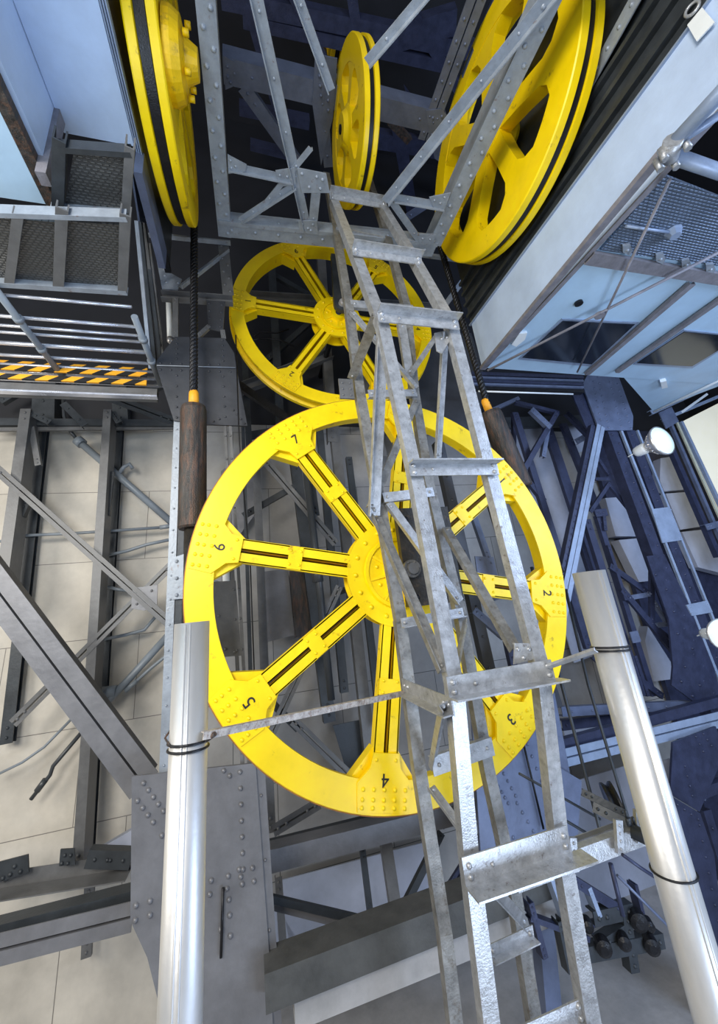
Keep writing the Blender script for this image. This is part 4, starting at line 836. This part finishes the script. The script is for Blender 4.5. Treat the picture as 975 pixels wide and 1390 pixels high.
# lit window at the right edge
t = thing('lit_window', 'cream lit window with blue frame at the right edge', 'window', P(975, 720, Y=5.9))
pplate('pane', t, [(925, 573), (1000, 535), (1100, 700), (1000, 760)], Y=5.95, t=.02, material=mat('cream_blind', (.80, .76, .60), .6, 0, .06, 3, emit=((1, .93, .7), .35)), label='cream blind')
pm('mullion', t, 926, 572, 1010, 750, 5, Y=5.85, kind='L', material=LBLUE, ends=False); pm('mullion', t, 919, 572, 1000, 752, 4, Y=5.85, kind='B', d=.03, material=mat('cream_ribbed_strip', (.5, .5, .38), .6), ends=False)
pm('mullion', t, 912, 576, 990, 755, 5, Y=5.8, kind='C', material=BLUE, ends=False); pm('mullion', t, 905, 590, 978, 756, 8, Y=5.85, kind='C', material=DBLUE, ends=False)
pm('transom', t, 884, 560, 1000, 508, 6, Y=5.7, kind='C', material=LBLUE, ends=False); pm('transom', t, 900, 570, 1000, 528, 4, Y=5.7, kind='C', material=LBLUE, ends=False); pm('transom', t, 958, 716, 1000, 705, 8, Y=5.75, kind='L', material=BLUE)
pm('zigzag', t, 925, 560, 960, 535, 3, Y=5.7, kind='B', d=.02, material=WHITE, ends=False)
pplate('corner_plate', t, [(895, 560), (912, 552), (922, 572), (905, 582)], Y=5.68, t=.02, material=BLUE, grid=[(902, 562), (910, 560), (906, 572)], rr=.012)
# flood lamps
def flood(label, x, y, x2, y2, Yp, s):
    a = P(x, y, Y=Yp); b = P(x2, y2, Y=Yp-.42); d = (b-a).normalized(); t = thing('spot_lamp', label, 'lamp', a)
    mb = MB(); mb.lathe([(0, -.02*s), (.05*s, 0), (.055*s, .03*s), (.06*s, .10*s), (.05*s, .12*s), (0, .12*s)], a, d, 28, closed=False, smooth=True); obj('socket', mb, WHITE, t)
    mb = MB(); mb.lathe([(.045*s, .12*s), (.06*s, .15*s), (.115*s, .22*s), (.15*s, .27*s), (.155*s, .29*s), (.145*s, .295*s)], a, d, 32, closed=False, smooth=True)
    o = d.orthogonal().normalized(); o2 = d.cross(o)
    for i in range(20):
        w = i*math.pi/10; e = o*math.cos(w)+o2*math.sin(w); mb.tube([a+d*.14*s+e*.056*s, a+d*.22*s+e*.119*s], .005*s, 5)
    obj('reflector', mb, SILVER, t)
    mb = MB(); mb.lathe([(0, .315*s), (.08*s, .31*s), (.14*s, .295*s), (.15*s, .28*s)], a, d, 32, closed=False, smooth=True); obj('lens', mb, LENS, t)
    mb = MB(); mb.tube([a-d*.02*s, a-d*.08*s-V((.05, 0, .03))], .008, 6); obj('cord', mb, WHITE, t)
flood('round spotlight with silver reflector in front of the far right column', 864, 614, 897, 599, 4.6, 1.55)
flood('round spotlight cut by the right edge of the photo, lower down', 956, 860, 990, 862, 4.4, 1.3)

# ================================================================ lower right machinery
t = thing('pulley_bracket', 'steel beam with dark fork bracket and small black pulley, low right beside the mast', 'bracket', P(800, 1150, Y=3.2))
pm('beam', t, 700, 1196, 886, 1128, 22, Y=3.15, kind='L', material=GALV, d=.14); pm('top_flange', t, 700, 1178, 880, 1112, 12, Y=3.22, kind='B', d=.05, material=STEEL)
for x, y in ((776, 1158), (838, 1134), (868, 1122)): pm('clamp_plate', t, x, y-22, x+3, y+24, 11, Y=3.1, kind='B', d=.03, material=GALV)
mb = MB(); c = P(829, 1095, Y=3.5); ax = V((.85, -.5, .15)).normalized(); mb.lathe([(.02, 0), (.12, 0), (.17, -.01), (.17, .01), (.145, .035), (.17, .06), (.17, .08), (.12, .07), (.02, .07)], c, ax, 40); obj('pulley', mb, BLACK, t, 'small black grooved pulley')
pm('fork_arm', t, 805, 1095, 892, 1138, 12, Y=3.35, Y2=3.05, kind='C', material=DARK, d=.06); pm('fork_arm', t, 790, 1075, 850, 1105, 9, Y=3.5, Y2=3.3, kind='C', material=DARK, d=.06)
mb = MB(); p = P(878, 1140, Y=3.0); mb.tube([p+V((-.02, .1, .02)), p+V((.09, -.1, -.03))], .05, 6); mb.tube([p+V((.05, 0, 0)), p+V((.2, -.05, -.04))], .012, 8); obj('pivot_bolt', mb, DARK, t)
for x, y in ((781, 1151), (852, 1110), (862, 1120)):
    p = P(x, y, Y=3.1); mb = MB(); mb.tube([p, p+V((0, 0, -.05))], .02, 6); mb.tube([p+V((0, 0, .05)), p], .01, 8); obj('bolt', mb, DARK, t)
mb = MB(); mb.tube([P(884, 1128, Y=3.0), P(890, 1152, Y=3.0), P(897, 1140, Y=3.0)], .004, 5); obj('lashing', mb, BLACK, t)
wire('dark wire rope slanting down to the small black pulley, left one of two', [(722, 770, 4.5), (763, 930, 4.2), (815, 1128, 3.45)], 2.3, 3.6, DARK)
wire('second dark wire rope, right of the other and passing behind the right pipe', [(768, 800, 4.5), (799, 930, 4.2), (856, 1120, 3.5)], 2.0, 3.6, DARK)
wire('thin dark rod slanting under the low right plate, upper of two', [(705, 1050), (759, 1080), (815, 1112)], 1.6, 3.7, DARK)
wire('thin dark rod slanting under the low right plate, lower of two', [(740, 1095), (770, 1115), (812, 1140)], 1.8, 3.6, DARK)
wire('long thin rod slanting down right of the lower bracket beam', [(838, 1188), (880, 1230), (925, 1275)], 1.8, 3.6, BLUE)
wire('dark blue rod dropping below the bracket beam', [(829, 1172), (838, 1210), (846, 1243)], 3, 3.6, DBLUE)
wire('thin rod from the fork bracket to the right pipe', [(845, 1160), (870, 1178), (893, 1193)], 2.2, 3.0, DBLUE)
t = thing('pit_machinery', 'dark jumble of steel arms and rollers at the bottom right between mast and pipe', 'machinery', P(830, 1290, Y=4.4))
for (x1, y1, x2, y2, w, mt_) in ((778, 1195, 850, 1240, 11, DBLUE), (765, 1228, 806, 1262, 9, DBLUE), (778, 1196, 770, 1240, 7, BLUE), (806, 1248, 860, 1236, 16, DARK), (800, 1205, 815, 1245, 6, LBLUE), (815, 1285, 850, 1262, 12, DARK), (850, 1240, 862, 1320, 14, DARK), (720, 1246, 800, 1275, 6, DBLUE), (760, 1250, 775, 1320, 9, DARK), (745, 1180, 770, 1250, 8, LBLUE), (720, 1225, 740, 1300, 8, DBLUE), (862, 1200, 872, 1240, 5, DBLUE), (770, 1300, 900, 1276, 16, DARK), (700, 1220, 722, 1330, 6, DARK)):
    pm('arm', t, x1, y1, x2, y2, w, Y=4.3, kind='C', material=mt_, d=.1)
for x, y, r in ((800, 1262, .05), (870, 1256, .08), (884, 1262, .05), (822, 1292, .07), (850, 1285, .06), (888, 1290, .07)):
    mb = MB(); c = P(x, y, Y=4.2); mb.lathe([(0, 0), (r*.5, 0), (r, .02), (r, .1), (0, .1)], c, V((.5, 1, .1)), 20); obj('roller', mb, BLACK, t)
pplate('guard_sheet', t, [(757, 1040), (790, 1060), (782, 1170), (757, 1165)], Y=4.6, material=BLUE)

# ================================================================ light
def area(name, loc, tgt, size, energy, col, sy=None):
    l = bpy.data.lights.new(name, 'AREA'); l.energy = energy; l.color = col; l.size = size
    if sy: l.shape = 'RECTANGLE'; l.size_y = sy
    o = bpy.data.objects.new(name, l); C.objects.link(o); o.location = V(loc)+V((0, 0, H)); d = V(tgt)-V(loc); o.rotation_euler = d.to_track_quat('-Z', 'Y').to_euler(); return o
area('fill_front', (-3.5, -4, 3.5), (1, 4, 0), 3.5, 720, (1, .96, .89), 3)  # added broad fill from behind the eye, no known source
area('daylight_right', (8, -2, 2.0), (4, 5, 2), 4, 480, (.52, .68, 1))
area('fill_left', (-6.5, 1.5, 2.0), (-3, 7, .0), 2.5, 260, (1, .95, .86))  # added warm fill for the left wall panels
area('fill_low', (3.5, -1.5, -4.0), (4, 3, 5), 3, 330, (.60, .75, 1))  # added bluish fill near the pit floor, brightens the undersides
area('fill_soffit', (-2.5, -.5, 1.0), (-1.6, 1.5, 5), 2, 110, (.7, .85, 1))  # added bluish fill aimed up at the left box girder, no opening there
w = bpy.data.worlds.new('world'); bpy.context.scene.world = w; w.use_nodes = True; bg = w.node_tree.nodes['Background']
bg.inputs[0].default_value = (.55, .66, .85, 1); bg.inputs[1].default_value = .30
s = bpy.context.scene; s.view_settings.view_transform = 'Standard'; s.view_settings.look = 'None'; s.view_settings.gamma = 1; s.view_settings.exposure = 0; s.view_settings.use_curve_mapping = False
